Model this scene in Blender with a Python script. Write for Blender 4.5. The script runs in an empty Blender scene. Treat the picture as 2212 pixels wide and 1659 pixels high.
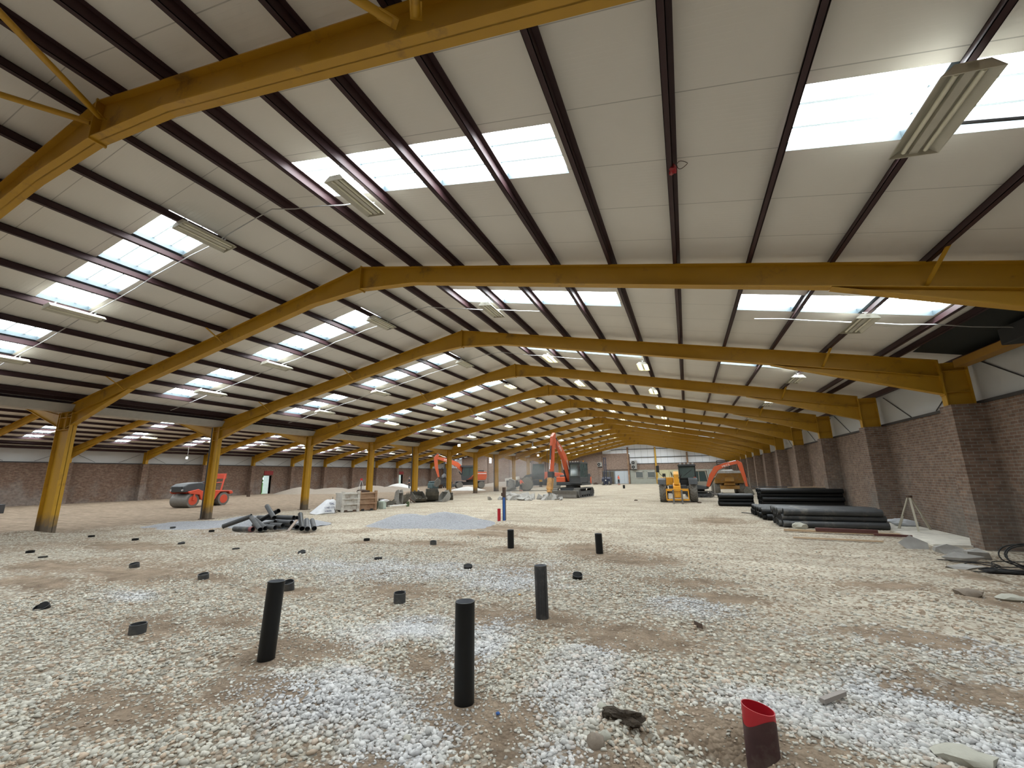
import bpy, math, random
import numpy as np
from mathutils import Vector, Matrix, noise
rnd = random.Random(7)
scene = bpy.context.scene
COL = scene.collection

# ------------------------------------------------------------------ camera, world, exposure
H = 1.7
FPX, PITCH, YAW, ROLL = 908.286, 0.214, 0.3836, 0.0141
cam_data = bpy.data.cameras.new('camera')
cam_data.sensor_width = 36.0
cam_data.sensor_fit = 'HORIZONTAL'
cam_data.lens = FPX / 2212 * 36.0
cam_data.clip_start, cam_data.clip_end = 0.05, 400
cam = bpy.data.objects.new('camera', cam_data)
COL.objects.link(cam)
cy, sy, cp, sp, cr, sr = math.cos(YAW), math.sin(YAW), math.cos(PITCH), math.sin(PITCH), math.cos(ROLL), math.sin(ROLL)
M = Matrix(((cy, -sy, 0), (sy, cy, 0), (0, 0, 1))) @ Matrix(((1, 0, 0), (0, cp, -sp), (0, sp, cp))) @ Matrix(((cr, 0, sr), (0, 1, 0), (-sr, 0, cr)))
R, F, U = M.col[0], M.col[1], M.col[2]
cam.matrix_world = Matrix(((R.x, U.x, -F.x, 0), (R.y, U.y, -F.y, 0), (R.z, U.z, -F.z, H), (0, 0, 0, 1)))
scene.camera = cam

world = bpy.data.worlds.new('sky')
scene.world = world
world.use_nodes = True
bgn = world.node_tree.nodes['Background']
bgn.inputs[0].default_value = (0.78, 0.9, 1.0, 1)
bgn.inputs[1].default_value = 1.1
scene.view_settings.view_transform = 'Standard'
scene.view_settings.look = 'None'
scene.view_settings.gamma = 1
scene.view_settings.use_curve_mapping = False
scene.view_settings.exposure = 0.95
scene.cycles.use_denoising = True
scene.cycles.max_bounces = 7
scene.cycles.diffuse_bounces = 5
scene.cycles.glossy_bounces = 2
scene.cycles.transmission_bounces = 3
scene.cycles.transparent_max_bounces = 6
scene.cycles.sample_clamp_indirect = 4
SKYLIGHT = 11.0          # brightness of the daylight behind the roof lights

# ------------------------------------------------------------------ materials
MATS = {}
def nd(nt, kind, **kw):
    n = nt.nodes.new(kind)
    for k, v in kw.items():
        if k in n.inputs: n.inputs[k].default_value = v
        else: setattr(n, k, v)
    return n
def mat(name, col, rough=0.6, metal=0.0, var=0.15, scale=6.0, dirt=None, dirt_amt=0.35, bump=0.0, bscale=40.0, spec=None):
    """plain surface with a little natural colour variation, optional dirt patches and fine bump"""
    m = bpy.data.materials.new(name); m.use_nodes = True; nt = m.node_tree
    b = nt.nodes['Principled BSDF']
    b.inputs['Roughness'].default_value = rough; b.inputs['Metallic'].default_value = metal
    if spec is not None: b.inputs['Specular IOR Level'].default_value = spec
    tc = nd(nt, 'ShaderNodeTexCoord')
    n = nd(nt, 'ShaderNodeTexNoise', Scale=scale, Detail=4.0)
    nt.links.new(tc.outputs['Object'], n.inputs['Vector'])
    mx = nd(nt, 'ShaderNodeMix', data_type='RGBA')
    c = Vector(col)
    mx.inputs['A'].default_value = (*(c * (1 - var)), 1); mx.inputs['B'].default_value = (*[min(1, x) for x in c * (1 + var)], 1)
    nt.links.new(n.outputs['Fac'], mx.inputs['Factor'])
    out = mx.outputs['Result']
    if dirt:
        n2 = nd(nt, 'ShaderNodeTexNoise', Scale=scale * 0.45, Detail=6.0, Roughness=0.7)
        nt.links.new(tc.outputs['Object'], n2.inputs['Vector'])
        r = nd(nt, 'ShaderNodeMapRange'); r.inputs['From Min'].default_value = 0.62 - dirt_amt * .5; r.inputs['From Max'].default_value = 0.75
        nt.links.new(n2.outputs['Fac'], r.inputs['Value'])
        m2 = nd(nt, 'ShaderNodeMix', data_type='RGBA'); m2.inputs['B'].default_value = (*dirt, 1)
        nt.links.new(r.outputs['Result'], m2.inputs['Factor']); nt.links.new(out, m2.inputs['A']); out = m2.outputs['Result']
    nt.links.new(out, b.inputs['Base Color'])
    if bump:
        n3 = nd(nt, 'ShaderNodeTexNoise', Scale=bscale, Detail=3.0)
        nt.links.new(tc.outputs['Object'], n3.inputs['Vector'])
        bp = nd(nt, 'ShaderNodeBump', Strength=bump, Distance=0.02)
        nt.links.new(n3.outputs['Fac'], bp.inputs['Height']); nt.links.new(bp.outputs['Normal'], b.inputs['Normal'])
    MATS[name] = m
    return m
def emis(name, col, s):
    m = bpy.data.materials.new(name); m.use_nodes = True; nt = m.node_tree
    b = nt.nodes['Principled BSDF']; b.inputs['Base Color'].default_value = (.6, .6, .6, 1)
    b.inputs['Emission Color'].default_value = (*col, 1); b.inputs['Emission Strength'].default_value = s
    return m
def brick(name, axis, c1, c2, mortar, grey=(0.22, 0.215, 0.2), amt=0.5):
    """brickwork laid out in metres on a wall running along x or y, with grey cement-washed patches"""
    m = bpy.data.materials.new(name); m.use_nodes = True; nt = m.node_tree
    b = nt.nodes['Principled BSDF']; b.inputs['Roughness'].default_value = 0.9; b.inputs['Specular IOR Level'].default_value = .2
    g = nd(nt, 'ShaderNodeNewGeometry'); s = nd(nt, 'ShaderNodeSeparateXYZ'); c = nd(nt, 'ShaderNodeCombineXYZ')
    nt.links.new(g.outputs['Position'], s.inputs[0])
    if axis == 'xy':
        a = nd(nt, 'ShaderNodeMath', operation='ADD'); nt.links.new(s.outputs['X'], a.inputs[0]); nt.links.new(s.outputs['Y'], a.inputs[1]); nt.links.new(a.outputs[0], c.inputs['X'])
    else:
        nt.links.new(s.outputs[axis.upper()], c.inputs['X'])
    nt.links.new(s.outputs['Z'], c.inputs['Y'])
    t = nd(nt, 'ShaderNodeTexBrick', Scale=1.0)
    t.inputs['Color1'].default_value = (*c1, 1); t.inputs['Color2'].default_value = (*c2, 1); t.inputs['Mortar'].default_value = (*mortar, 1)
    t.inputs['Mortar Size'].default_value = 0.009; t.inputs['Brick Width'].default_value = 0.215; t.inputs['Row Height'].default_value = 0.072; t.inputs['Bias'].default_value = -0.2
    nt.links.new(c.outputs[0], t.inputs['Vector'])
    n = nd(nt, 'ShaderNodeTexNoise', Scale=0.55, Detail=6.0, Roughness=0.65); nt.links.new(g.outputs['Position'], n.inputs['Vector'])
    # grey wash is stronger near the floor
    ml = nd(nt, 'ShaderNodeMath', operation='MULTIPLY_ADD'); ml.inputs[1].default_value = -0.09; ml.inputs[2].default_value = 0.12
    nt.links.new(s.outputs['Z'], ml.inputs[0])
    ad = nd(nt, 'ShaderNodeMath', operation='ADD'); nt.links.new(n.outputs['Fac'], ad.inputs[0]); nt.links.new(ml.outputs[0], ad.inputs[1])
    r = nd(nt, 'ShaderNodeMapRange'); r.inputs['From Min'].default_value = 0.48; r.inputs['From Max'].default_value = 0.68; r.inputs['To Max'].default_value = amt
    nt.links.new(ad.outputs[0], r.inputs['Value'])
    mx = nd(nt, 'ShaderNodeMix', data_type='RGBA'); mx.inputs['B'].default_value = (*grey, 1)
    nt.links.new(r.outputs['Result'], mx.inputs['Factor']); nt.links.new(t.outputs['Color'], mx.inputs['A'])
    n4 = nd(nt, 'ShaderNodeTexNoise', Scale=7.0, Detail=5.0); nt.links.new(g.outputs['Position'], n4.inputs['Vector'])
    m4 = nd(nt, 'ShaderNodeMix', data_type='RGBA', blend_type='MULTIPLY'); m4.inputs['Factor'].default_value = .55
    r4 = nd(nt, 'ShaderNodeMapRange'); r4.inputs['From Min'].default_value = .3; r4.inputs['From Max'].default_value = .7; r4.inputs['To Min'].default_value = .55; r4.inputs['To Max'].default_value = 1.25
    nt.links.new(n4.outputs['Fac'], r4.inputs['Value']); nt.links.new(r4.outputs['Result'], m4.inputs['B']); nt.links.new(mx.outputs['Result'], m4.inputs['A'])
    nt.links.new(m4.outputs['Result'], b.inputs['Base Color'])
    bp = nd(nt, 'ShaderNodeBump', Strength=0.5, Distance=0.01); bp.invert = True
    nt.links.new(t.outputs['Fac'], bp.inputs['Height']); nt.links.new(bp.outputs['Normal'], b.inputs['Normal'])
    return m

YEL = mat('yellow_steel_paint', (0.47, 0.255, 0.012), 0.5, var=0.12, scale=3, dirt=(0.16, 0.08, 0.02), dirt_amt=0.1)
def yellow_foot():
    m = YEL.copy(); nt = m.node_tree; b = nt.nodes['Principled BSDF']
    src = b.inputs['Base Color'].links[0].from_socket
    tc = nd(nt, 'ShaderNodeTexCoord'); s = nd(nt, 'ShaderNodeSeparateXYZ'); nt.links.new(tc.outputs['Object'], s.inputs[0])
    n = nd(nt, 'ShaderNodeTexNoise', Scale=5.0, Detail=5.0); nt.links.new(tc.outputs['Object'], n.inputs['Vector'])
    a = nd(nt, 'ShaderNodeMath', operation='MULTIPLY_ADD'); a.inputs[1].default_value = -0.5; nt.links.new(n.outputs['Fac'], a.inputs[0]); nt.links.new(s.outputs['Z'], a.inputs[2])
    r = nd(nt, 'ShaderNodeMapRange'); r.inputs['From Min'].default_value = 0.0; r.inputs['From Max'].default_value = 0.45; r.inputs['To Min'].default_value = 1; r.inputs['To Max'].default_value = 0
    nt.links.new(a.outputs[0], r.inputs['Value'])
    mx = nd(nt, 'ShaderNodeMix', data_type='RGBA'); mx.inputs['B'].default_value = (0.13, 0.10, 0.07, 1)
    nt.links.new(r.outputs['Result'], mx.inputs['Factor']); nt.links.new(src, mx.inputs['A']); nt.links.new(mx.outputs['Result'], b.inputs['Base Color'])
    return m
YELF = yellow_foot()
PURL = mat('maroon_purlin_paint', (0.048, 0.024, 0.026), 0.5, var=0.2, scale=4, spec=.25)
DARK = mat('dark_steel', (0.035, 0.034, 0.036), 0.55)
BLACK = mat('black_rubber', (0.018, 0.018, 0.018), 0.8)
BPIPE = mat('black_plastic_pipe', (0.007, 0.0075, 0.008), 0.42, var=0.3, spec=.3)
GPIPE = mat('dusty_black_pipe', (0.045, 0.047, 0.050), 0.5, var=0.3, dirt=(0.15, 0.14, 0.12), dirt_amt=0.15)
PIPEIN = mat('lit_pipe_bore', (0.22, 0.23, 0.25), 0.5)  # paler than the pipe: light falling into the bore, put into the colour
REDP = mat('red_duct_plastic', (0.42, 0.012, 0.022), 0.4, dirt=(0.09, 0.05, 0.045), dirt_amt=0.2)
REDDIRT = mat('mud_smeared_red_duct', (0.055, 0.022, 0.022), 0.7, var=.5, scale=9, dirt=(0.11, 0.09, 0.075), dirt_amt=0.3)
BLUEP = mat('blue_duct_plastic', (0.02, 0.09, 0.30), 0.4)
RUSTB = mat('brown_rusted_steel', (0.075, 0.045, 0.03), 0.8, var=.3)
ORANGE = mat('orange_machine_paint', (0.56, 0.095, 0.03), 0.42, var=.06, dirt=(0.34, 0.15, 0.09), dirt_amt=0.12)
ORED = mat('orange_red_roller_paint', (0.60, 0.075, 0.035), 0.42, var=.06, dirt=(0.30, 0.12, 0.08), dirt_amt=0.1)
MYEL = mat('yellow_machine_paint', (0.68, 0.31, 0.02), 0.42, var=.06, dirt=(0.32, 0.18, 0.07), dirt_amt=0.12)
DYEL = mat('dusty_yellow_dumper_paint', (0.30, 0.145, 0.02), 0.55, var=.12, dirt=(0.26, 0.19, 0.10), dirt_amt=0.3)
TYRE = mat('dusty_tyre', (0.17, 0.16, 0.14), 0.9, var=.25, bump=.4, bscale=20)
TRACKM = mat('dusty_steel_track', (0.12, 0.115, 0.105), 0.75, var=.3)
BLADEM = mat('worn_grey_blade', (0.16, 0.15, 0.135), 0.55, metal=.3, var=.25)
BODYG = mat('dark_grey_machine_paint', (0.05, 0.055, 0.06), 0.45)
BODYB = mat('navy_machine_paint', (0.02, 0.025, 0.05), 0.5)
GLASS = mat('cab_glass', (0.055, 0.08, 0.078), 0.1, spec=.8)
CHROME = mat('chrome_ram', (0.75, 0.75, 0.76), 0.2, metal=.9)
WHITE = mat('white_paint', (0.72, 0.72, 0.70), 0.5)
HAMMER = mat('worn_yellow_breaker_paint', (0.50, 0.26, 0.07), 0.6, var=.25, dirt=(0.16, 0.10, 0.06), dirt_amt=0.5)
BUCKET = mat('muddy_bucket_steel', (0.085, 0.08, 0.068), 0.75, var=.35, dirt=(0.16, 0.14, 0.11), dirt_amt=0.35)
BUCKETL = mat('pale_worn_bucket_steel', (0.27, 0.26, 0.24), 0.6, var=.3, dirt=(0.13, 0.11, 0.09), dirt_amt=0.3)
CREAMST = mat('chalky_white_steel', (0.50, 0.48, 0.44), 0.8, var=.15, dirt=(0.20, 0.14, 0.10), dirt_amt=0.25)
RUSTW = mat('rust_stained_steel', (0.42, 0.29, 0.19), 0.85, var=.25, scale=3, dirt=(0.15, 0.065, 0.03), dirt_amt=0.75)
BAG = mat('white_woven_bag', (0.62, 0.63, 0.66), 0.8, bump=.4, bscale=14)
INK = mat('blue_print', (0.03, 0.045, 0.12), 0.7)
HIVIS = mat('orange_hivis_cloth', (.85, 0.16, 0.09), 0.8)
TROUS = mat('dark_work_trousers', (0.03, 0.03, 0.035), 0.9)
SKIN = mat('skin', (0.42, 0.24, 0.17), 0.6)
HELMET = mat('dark_helmet', (0.04, 0.035, 0.05), 0.5)
BOOT = mat('pink_dusty_boots', (0.45, 0.20, 0.16), 0.8)
WOOD = mat('pale_timber', (0.42, 0.30, 0.19), 0.8, var=.2)
REDST = mat('red_oxide_steel', (0.10, 0.035, 0.028), 0.7)
GUTTER = mat('off_white_gutter', (0.42, 0.40, 0.36), 0.6)
CONC = mat('pale_concrete', (0.62, 0.59, 0.52), 0.9, var=.18, scale=3, dirt=(0.33, 0.31, 0.27), dirt_amt=.3, bump=.3, bscale=25)
CONCB = mat('broken_concrete', (0.33, 0.32, 0.30), 0.9, var=.3, bump=.5, bscale=8)
ROCK = mat('brown_rock', (0.23, 0.19, 0.15), 0.9, var=.3, bump=.6, bscale=14)
ROCKL = mat('pale_rock', (0.40, 0.39, 0.33), 0.9, var=.2, bump=.6, bscale=14)
PEAT = mat('dark_damp_soil', (0.045, 0.033, 0.022), 0.95, var=.5, scale=20, bump=1, bscale=40)
GREENST = mat('green_grey_steel', (0.05, 0.085, 0.09), 0.6)
ALU = mat('galvanised_steel', (0.45, 0.45, 0.45), 0.4, metal=.6)
FITT = mat('cream_light_fitting', (0.55, 0.53, 0.45), 0.45)
REDSIGN = mat('dark_red_sign', (0.22, 0.02, 0.02), 0.6)
UPSTAND = mat('blue_grey_grp_upstand', (0.055, 0.078, 0.09), 0.5, var=.05)
TUBEON = emis('lit_fluorescent_tube', (1.0, 0.93, 0.55), 9.0)
TUBEOFF = mat('unlit_fluorescent_tube', (0.78, 0.76, 0.62), 0.3)
LAMPON = emis('lit_flood_lamp', (1.0, 1.0, 1.0), 8.0)
GRASS = mat('green_leaves', (0.16, 0.38, 0.06), 0.8, var=.6, scale=1.5)  # plain leaf green varied by noise, also on the ground outside
CLADB = mat('bright_white_cladding', (0.80, 0.82, 0.86), 0.5, var=.04, scale=1)
CLAD = mat('white_wall_cladding', (0.50, 0.51, 0.51), 0.5, var=.05, scale=1)
CREAMP = mat('cream_panel', (0.55, 0.52, 0.33), 0.6, var=.1, scale=1)
RENDER_ = mat('grey_green_render', (0.33, 0.34, 0.30), 0.9, var=.2, scale=1.5)
LOUV = mat('grey_louvre', (0.17, 0.19, 0.19), 0.6)
DOORG = mat('pale_grey_door', (0.44, 0.48, 0.52), 0.6, var=.08)
BRICK_R = brick('brickwork_right', 'xy', (0.175, 0.112, 0.082), (0.245, 0.165, 0.122), (0.24, 0.215, 0.185), grey=(.175,.17,.155), amt=.6)
BRICK_B = brick('brickwork_far_end', 'xy', (0.24, 0.155, 0.12), (0.34, 0.24, 0.185), (0.30, 0.26, 0.22), grey=(.27, .25, .23), amt=.5)
BRICK_L = brick('brickwork_left', 'xy', (0.15, 0.085, 0.062), (0.24, 0.16, 0.115), (0.16, 0.13, 0.10), grey=(.27, .25, .23), amt=.5)

def ribbed(name, col, pitch, joint, axis='Y', rough=.5, depth=.006):
    """lining sheet with fine ribs running down the slope and a joint line every sheet width"""
    m = bpy.data.materials.new(name); m.use_nodes = True; nt = m.node_tree
    b = nt.nodes['Principled BSDF']; b.inputs['Roughness'].default_value = rough; b.inputs['Specular IOR Level'].default_value = .3
    g = nd(nt, 'ShaderNodeNewGeometry'); s = nd(nt, 'ShaderNodeSeparateXYZ'); nt.links.new(g.outputs['Position'], s.inputs[0])
    def saw(p, w):
        a = nd(nt, 'ShaderNodeMath', operation='DIVIDE'); a.inputs[1].default_value = p; nt.links.new(s.outputs[axis], a.inputs[0])
        f = nd(nt, 'ShaderNodeMath', operation='FRACT'); nt.links.new(a.outputs[0], f.inputs[0])
        l = nd(nt, 'ShaderNodeMath', operation='LESS_THAN'); l.inputs[1].default_value = w; nt.links.new(f.outputs[0], l.inputs[0])
        return l.outputs[0]
    r1, r2 = saw(pitch, .25), saw(joint, .012)
    n = nd(nt, 'ShaderNodeTexNoise', Scale=0.7, Detail=5.0); nt.links.new(g.outputs['Position'], n.inputs['Vector'])
    mx = nd(nt, 'ShaderNodeMix', data_type='RGBA'); c = Vector(col)
    mx.inputs['A'].default_value = (*(c * .9), 1); mx.inputs['B'].default_value = (*(c * 1.08), 1); nt.links.new(n.outputs['Fac'], mx.inputs['Factor'])
    m2 = nd(nt, 'ShaderNodeMix', data_type='RGBA'); m2.inputs['B'].default_value = (*(c * .6), 1)
    nt.links.new(mx.outputs['Result'], m2.inputs['A']); nt.links.new(r2, m2.inputs['Factor']); nt.links.new(m2.outputs['Result'], b.inputs['Base Color'])
    bp = nd(nt, 'ShaderNodeBump', Strength=.6, Distance=depth); nt.links.new(r1, bp.inputs['Height']); nt.links.new(bp.outputs['Normal'], b.inputs['Normal'])
    return m
LINER = ribbed('white_roof_liner', (0.74, 0.71, 0.66), 0.0625, 1.0)
LINERD = ribbed('black_roof_sheet', (0.02, 0.022, 0.02), 0.0625, 1.0, rough=.8)

def pane_mat():
    m = bpy.data.materials.new('daylit_translucent_sheet'); m.use_nodes = True; nt = m.node_tree
    b = nt.nodes['Principled BSDF']; b.inputs['Base Color'].default_value = (.5, .55, .55, 1)
    b.inputs['Emission Color'].default_value = (0.93, 1.0, 1.03, 1); b.inputs['Emission Strength'].default_value = SKYLIGHT
    return m
PANE = pane_mat()
RIB = emis('thicker_translucent_rib', (.75, .95, 1.0), .34)

# ------------------------------------------------------------------ mesh helpers
class G:
    def __init__(s): s.v = []; s.f = []
    def add(s, vs, fs):
        o = len(s.v); s.v += [tuple(p) for p in vs]; s.f += [tuple(i + o for i in f) for f in fs]
        return s
    def box(s, x0, x1, y0, y1, z0, z1):
        return s.add([(x, y, z) for x in (x0, x1) for y in (y0, y1) for z in (z0, z1)], [(0, 1, 3, 2), (4, 6, 7, 5), (0, 4, 5, 1), (2, 3, 7, 6), (0, 2, 6, 4), (1, 5, 7, 3)])
    def rbox(s, c, size, mtx):
        x, y, z = [a / 2 for a in size]
        vs = [Vector(c) + mtx @ Vector((a, b_, d)) for a in (-x, x) for b_ in (-y, y) for d in (-z, z)]
        return s.add(vs, [(0, 1, 3, 2), (4, 6, 7, 5), (0, 4, 5, 1), (2, 3, 7, 6), (0, 2, 6, 4), (1, 5, 7, 3)])
    def bar(s, p, q, w, h=None, up=(0, 0, 1)):
        h = h or w; p, q = Vector(p), Vector(q); d = (q - p).normalized(); up = Vector(up)
        if abs(d.dot(up)) > .98: up = Vector((1, 0, 0))
        a = d.cross(up).normalized(); b_ = a.cross(d)
        vs = [e + a * i * w / 2 + b_ * j * h / 2 for e in (p, q) for i, j in ((-1, -1), (1, -1), (1, 1), (-1, 1))]
        return s.add(vs, [(0, 1, 2, 3), (7, 6, 5, 4), (0, 4, 5, 1), (1, 5, 6, 2), (2, 6, 7, 3), (3, 7, 4, 0)])
    def ring(s, c, d, r, n, ph=0):
        d = Vector(d).normalized(); up = Vector((0, 0, 1)) if abs(d.z) < .95 else Vector((1, 0, 0))
        a = d.cross(up).normalized(); b_ = a.cross(d)
        return [Vector(c) + (a * math.cos(ph + 2 * math.pi * i / n) + b_ * math.sin(ph + 2 * math.pi * i / n)) * r for i in range(n)]
    def tube(s, p, q, r, r2=None, n=12, cap=True):
        r2 = r if r2 is None else r2; p, q = Vector(p), Vector(q)
        vs = s.ring(p, q - p, r, n) + s.ring(q, q - p, r2, n)
        fs = [(i, (i + 1) % n, n + (i + 1) % n, n + i) for i in range(n)]
        if cap: fs += [tuple(range(n))[::-1], tuple(range(n, 2 * n))]
        return s.add(vs, fs)
    def pipe(s, p, q, r, t=.006, n=20):
        """hollow pipe with wall thickness and open ends"""
        p, q = Vector(p), Vector(q); d = q - p
        vs = s.ring(p, d, r, n) + s.ring(q, d, r, n) + s.ring(q, d, r - t, n) + s.ring(p, d, r - t, n)
        fs = [(k * n + i, k * n + (i + 1) % n, ((k + 1) % 4) * n + (i + 1) % n, ((k + 1) % 4) * n + i) for k in range(4) for i in range(n)]
        return s.add(vs, fs)
    def path(s, pts, r, n=6):
        pts = [Vector(p) for p in pts]; vs = []
        for i, p in enumerate(pts):
            d = pts[min(i + 1, len(pts) - 1)] - pts[max(i - 1, 0)]
            vs += s.ring(p, d, r, n)
        fs = [(k * n + i, k * n + (i + 1) % n, (k + 1) * n + (i + 1) % n, (k + 1) * n + i) for k in range(len(pts) - 1) for i in range(n)]
        fs += [tuple(range(n))[::-1], tuple(range((len(pts) - 1) * n, len(pts) * n))]
        return s.add(vs, fs)
    def prism(s, poly, axis, a, b_):
        """2D outline pushed along an axis: axis x -> poly is (y,z); y -> (x,z); z -> (x,y)"""
        n = len(poly); mk = {'x': lambda u, v, w: (w, u, v), 'y': lambda u, v, w: (u, w, v), 'z': lambda u, v, w: (u, v, w)}[axis]
        vs = [mk(u, v, w) for w in (a, b_) for u, v in poly]
        return s.add(vs, [tuple(range(n)), tuple(range(n, 2 * n))[::-1]] + [(i, n + i, n + (i + 1) % n, (i + 1) % n) for i in range(n)])
    def lathe(s, o, d, prof, n=24):
        """prof: list of (distance along d, radius)"""
        o, d = Vector(o), Vector(d).normalized(); vs = []
        for t, r in prof: vs += s.ring(o + d * t, d, max(r, 1e-4), n)
        fs = [(k * n + i, k * n + (i + 1) % n, (k + 1) * n + (i + 1) % n, (k + 1) * n + i) for k in range(len(prof) - 1) for i in range(n)]
        return s.add(vs, fs + [tuple(range(n))[::-1], tuple(range((len(prof) - 1) * n, len(prof) * n))])
    def lump(s, c, rad, seed=0, lv=2, rough=.3, flat=1.0):
        import bmesh
        bm = bmesh.new(); bmesh.ops.create_icosphere(bm, subdivisions=lv, radius=1)
        rx, ry, rz = rad if isinstance(rad, tuple) else (rad, rad, rad)
        vs = []
        for v in bm.verts:
            k = 1 + rough * noise.noise(v.co * 1.3 + Vector((seed * 7.3, seed * 1.7, 0))) + rough * .5 * noise.noise(v.co * 3.1 + Vector((0, seed * 3.1, seed)))
            vs.append((c[0] + v.co.x * rx * k, c[1] + v.co.y * ry * k, c[2] + v.co.z * rz * k * flat))
        fs = [tuple(v.index for v in f.verts) for f in bm.faces]; bm.free()
        return s.add(vs, fs)

def obj(name, g, m, parent=None, smooth=False, bevel=0.0, kind=None):
    me = bpy.data.meshes.new(name); me.from_pydata(g.v, [], g.f)
    me.materials.append(m)
    import bmesh
    if len(g.f) < 60000:
        bm = bmesh.new(); bm.from_mesh(me); bmesh.ops.recalc_face_normals(bm, faces=bm.faces); bm.to_mesh(me); bm.free()
    if smooth:
        me.polygons.foreach_set('use_smooth', [True] * len(me.polygons))
        try: me.set_sharp_from_angle(angle=math.radians(38))
        except Exception: pass
    o = bpy.data.objects.new(name, me); COL.objects.link(o)
    if parent is not None: o.parent = parent
    if bevel:
        b = o.modifiers.new('bevel', 'BEVEL'); b.width = bevel; b.segments = 2; b.limit_method = 'ANGLE'
    if kind: o['kind'] = kind
    return o
def tag(o, label, cat, group=None, kind=None):
    o['label'] = label; o['category'] = cat
    if group: o['group'] = group
    if kind: o['kind'] = kind
    return o
def thing(name, label, cat, loc=(0, 0, 0), rot=0.0, scale=1.0, group=None):
    o = bpy.data.objects.new(name, None); COL.objects.link(o); o.empty_display_size = .2
    o.location = loc; o.rotation_euler = (0, 0, rot); o.scale = (scale,) * 3
    return tag(o, label, cat, group)
def struct(name, g, m, parent=None, **k):
    o = obj(name, g, m, parent, **k)
    if parent is None: o['kind'] = 'structure'
    return o
def dup(root, parent=None):
    c = root.copy(); COL.objects.link(c)
    if parent is not None: c.parent = parent
    for ch in list(root.children): dup(ch, c)
    return c
def text(name, body, size, m, parent, mtx, depth=.004, squash=1.0):
    cu = bpy.data.curves.new(name, 'FONT'); cu.body = body; cu.size = size; cu.extrude = depth; cu.align_x = 'CENTER'; cu.align_y = 'CENTER'
    tmp = bpy.data.objects.new('tmp', cu); COL.objects.link(tmp)
    me = bpy.data.meshes.new_from_object(tmp); bpy.data.objects.remove(tmp)
    me.materials.clear(); me.materials.append(m)
    o = bpy.data.objects.new(name, me); COL.objects.link(o); o.parent = parent; o.matrix_local = mtx @ Matrix.Diagonal((squash, 1, 1, 1))
    return o
ORD = ['nearest', 'second', 'third', 'fourth', 'fifth', 'sixth', 'seventh', 'eighth', 'ninth', 'tenth', 'eleventh', 'twelfth', 'thirteenth', 'fourteenth', 'fifteenth', 'sixteenth', 'seventeenth', 'eighteenth', 'nineteenth', 'twentieth', 'twenty-first', 'twenty-second', 'twenty-third', 'twenty-fourth', 'twenty-fifth']

# ------------------------------------------------------------------ building grid
S, Y1 = 5.2151, 7.6743
def fr(i): return Y1 + (i - 1) * S
K = 0.2037
XR, ZR = -7.11, 6.88            # main ridge
XL = -32.5                      # ridge of the left hall
XV, XW, XWL = -19.86, 6.35, -45.6
YB, YE = fr(-1), fr(14)
ZB = 3.15                       # top of the brickwork
def ztop(x, ridge=XR): return ZR - K * abs(x - ridge)

# ------------------------------------------------------------------ ground
def vnoise(x, y, sc, seed=0):
    x = np.asarray(x, float) * sc + 37.7 * seed; y = np.asarray(y, float) * sc + 11.3 * seed
    xi, yi = np.floor(x), np.floor(y); u, v = x - xi, y - yi
    u = u * u * (3 - 2 * u); v = v * v * (3 - 2 * v)
    def h(a, b_): t = np.sin(a * 127.1 + b_ * 311.7 + seed * 17.3) * 43758.5453; return t - np.floor(t)
    return (h(xi, yi) * (1 - u) + h(xi + 1, yi) * u) * (1 - v) + (h(xi, yi + 1) * (1 - u) + h(xi + 1, yi + 1) * u) * v
def fbm(x, y, sc, seed=0, n=4): return sum(vnoise(x, y, sc * 2 ** i, seed + i) * .5 ** (i + 1) for i in range(n)) / (1 - .5 ** n)
def ell(x, y, cx, cy_, rx, ry, wob=.6):
    d = np.sqrt(((x - cx) / rx) ** 2 + ((y - cy_) / ry) ** 2) + wob * (fbm(x, y, 2.2, 3) - .5) * 2
    return np.clip((1.2 - d) / .8, 0, 1)
SOIL = [(-2.35, 5.35, .62, .5), (-3.8, 3.5, .65, .4), (-3.5, 2.7, .6, .35), (-2.4, 3.75, .6, .33), (-1.3, 3.0, .38, .5), (-1.65, 3.2, .35, .3), (-.85, 5.0, .8, .5), (-2.3, 10.0, .8, .5), (-1.3, 9.4, 1.0, .6), (-5.3, 13.3, 2.2, .9), (-6.4, 9.9, 1.4, .6), (-5.6, 11.7, 1.6, .6), (-4.2, 5.75, .8, .5), (-9.6, 5.1, 1.5, .6), (-10.6, 4.1, 1.4, .4), (-6.1, 3.5, .8, .35), (-5.3, 3.85, .6, .3), (-.1, 3.55, .55, .33), (.45, 3.35, .6, .3), (1.9, 5.9, .8, .35), (1.85, 4.7, .6, .3), (-.2, 7.6, .9, .35), (.35, 6.9, .7, .25), (.9, 17.4, 1.0, 1.6), (3.8, 7.9, 1.1, .6), (2.5, 8.3, .9, .4), (-.6, 2.9, .45, .25), (-4.3, 2.3, .7, .35), (-4.0, 9.6, .7, .35), (-8.2, 9.6, .8, .4), (-6.0, 5.2, .6, .3), (-8.0, 5.4, .9, .3), (4.6, 9.6, .9, .5), (-.3, 2.2, .9, .4), (-1.9, 2.2, .6, .3), (-14.5, 7.2, 2.5, .7), (-12.2, 5.0, 1.5, .5)]
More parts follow.
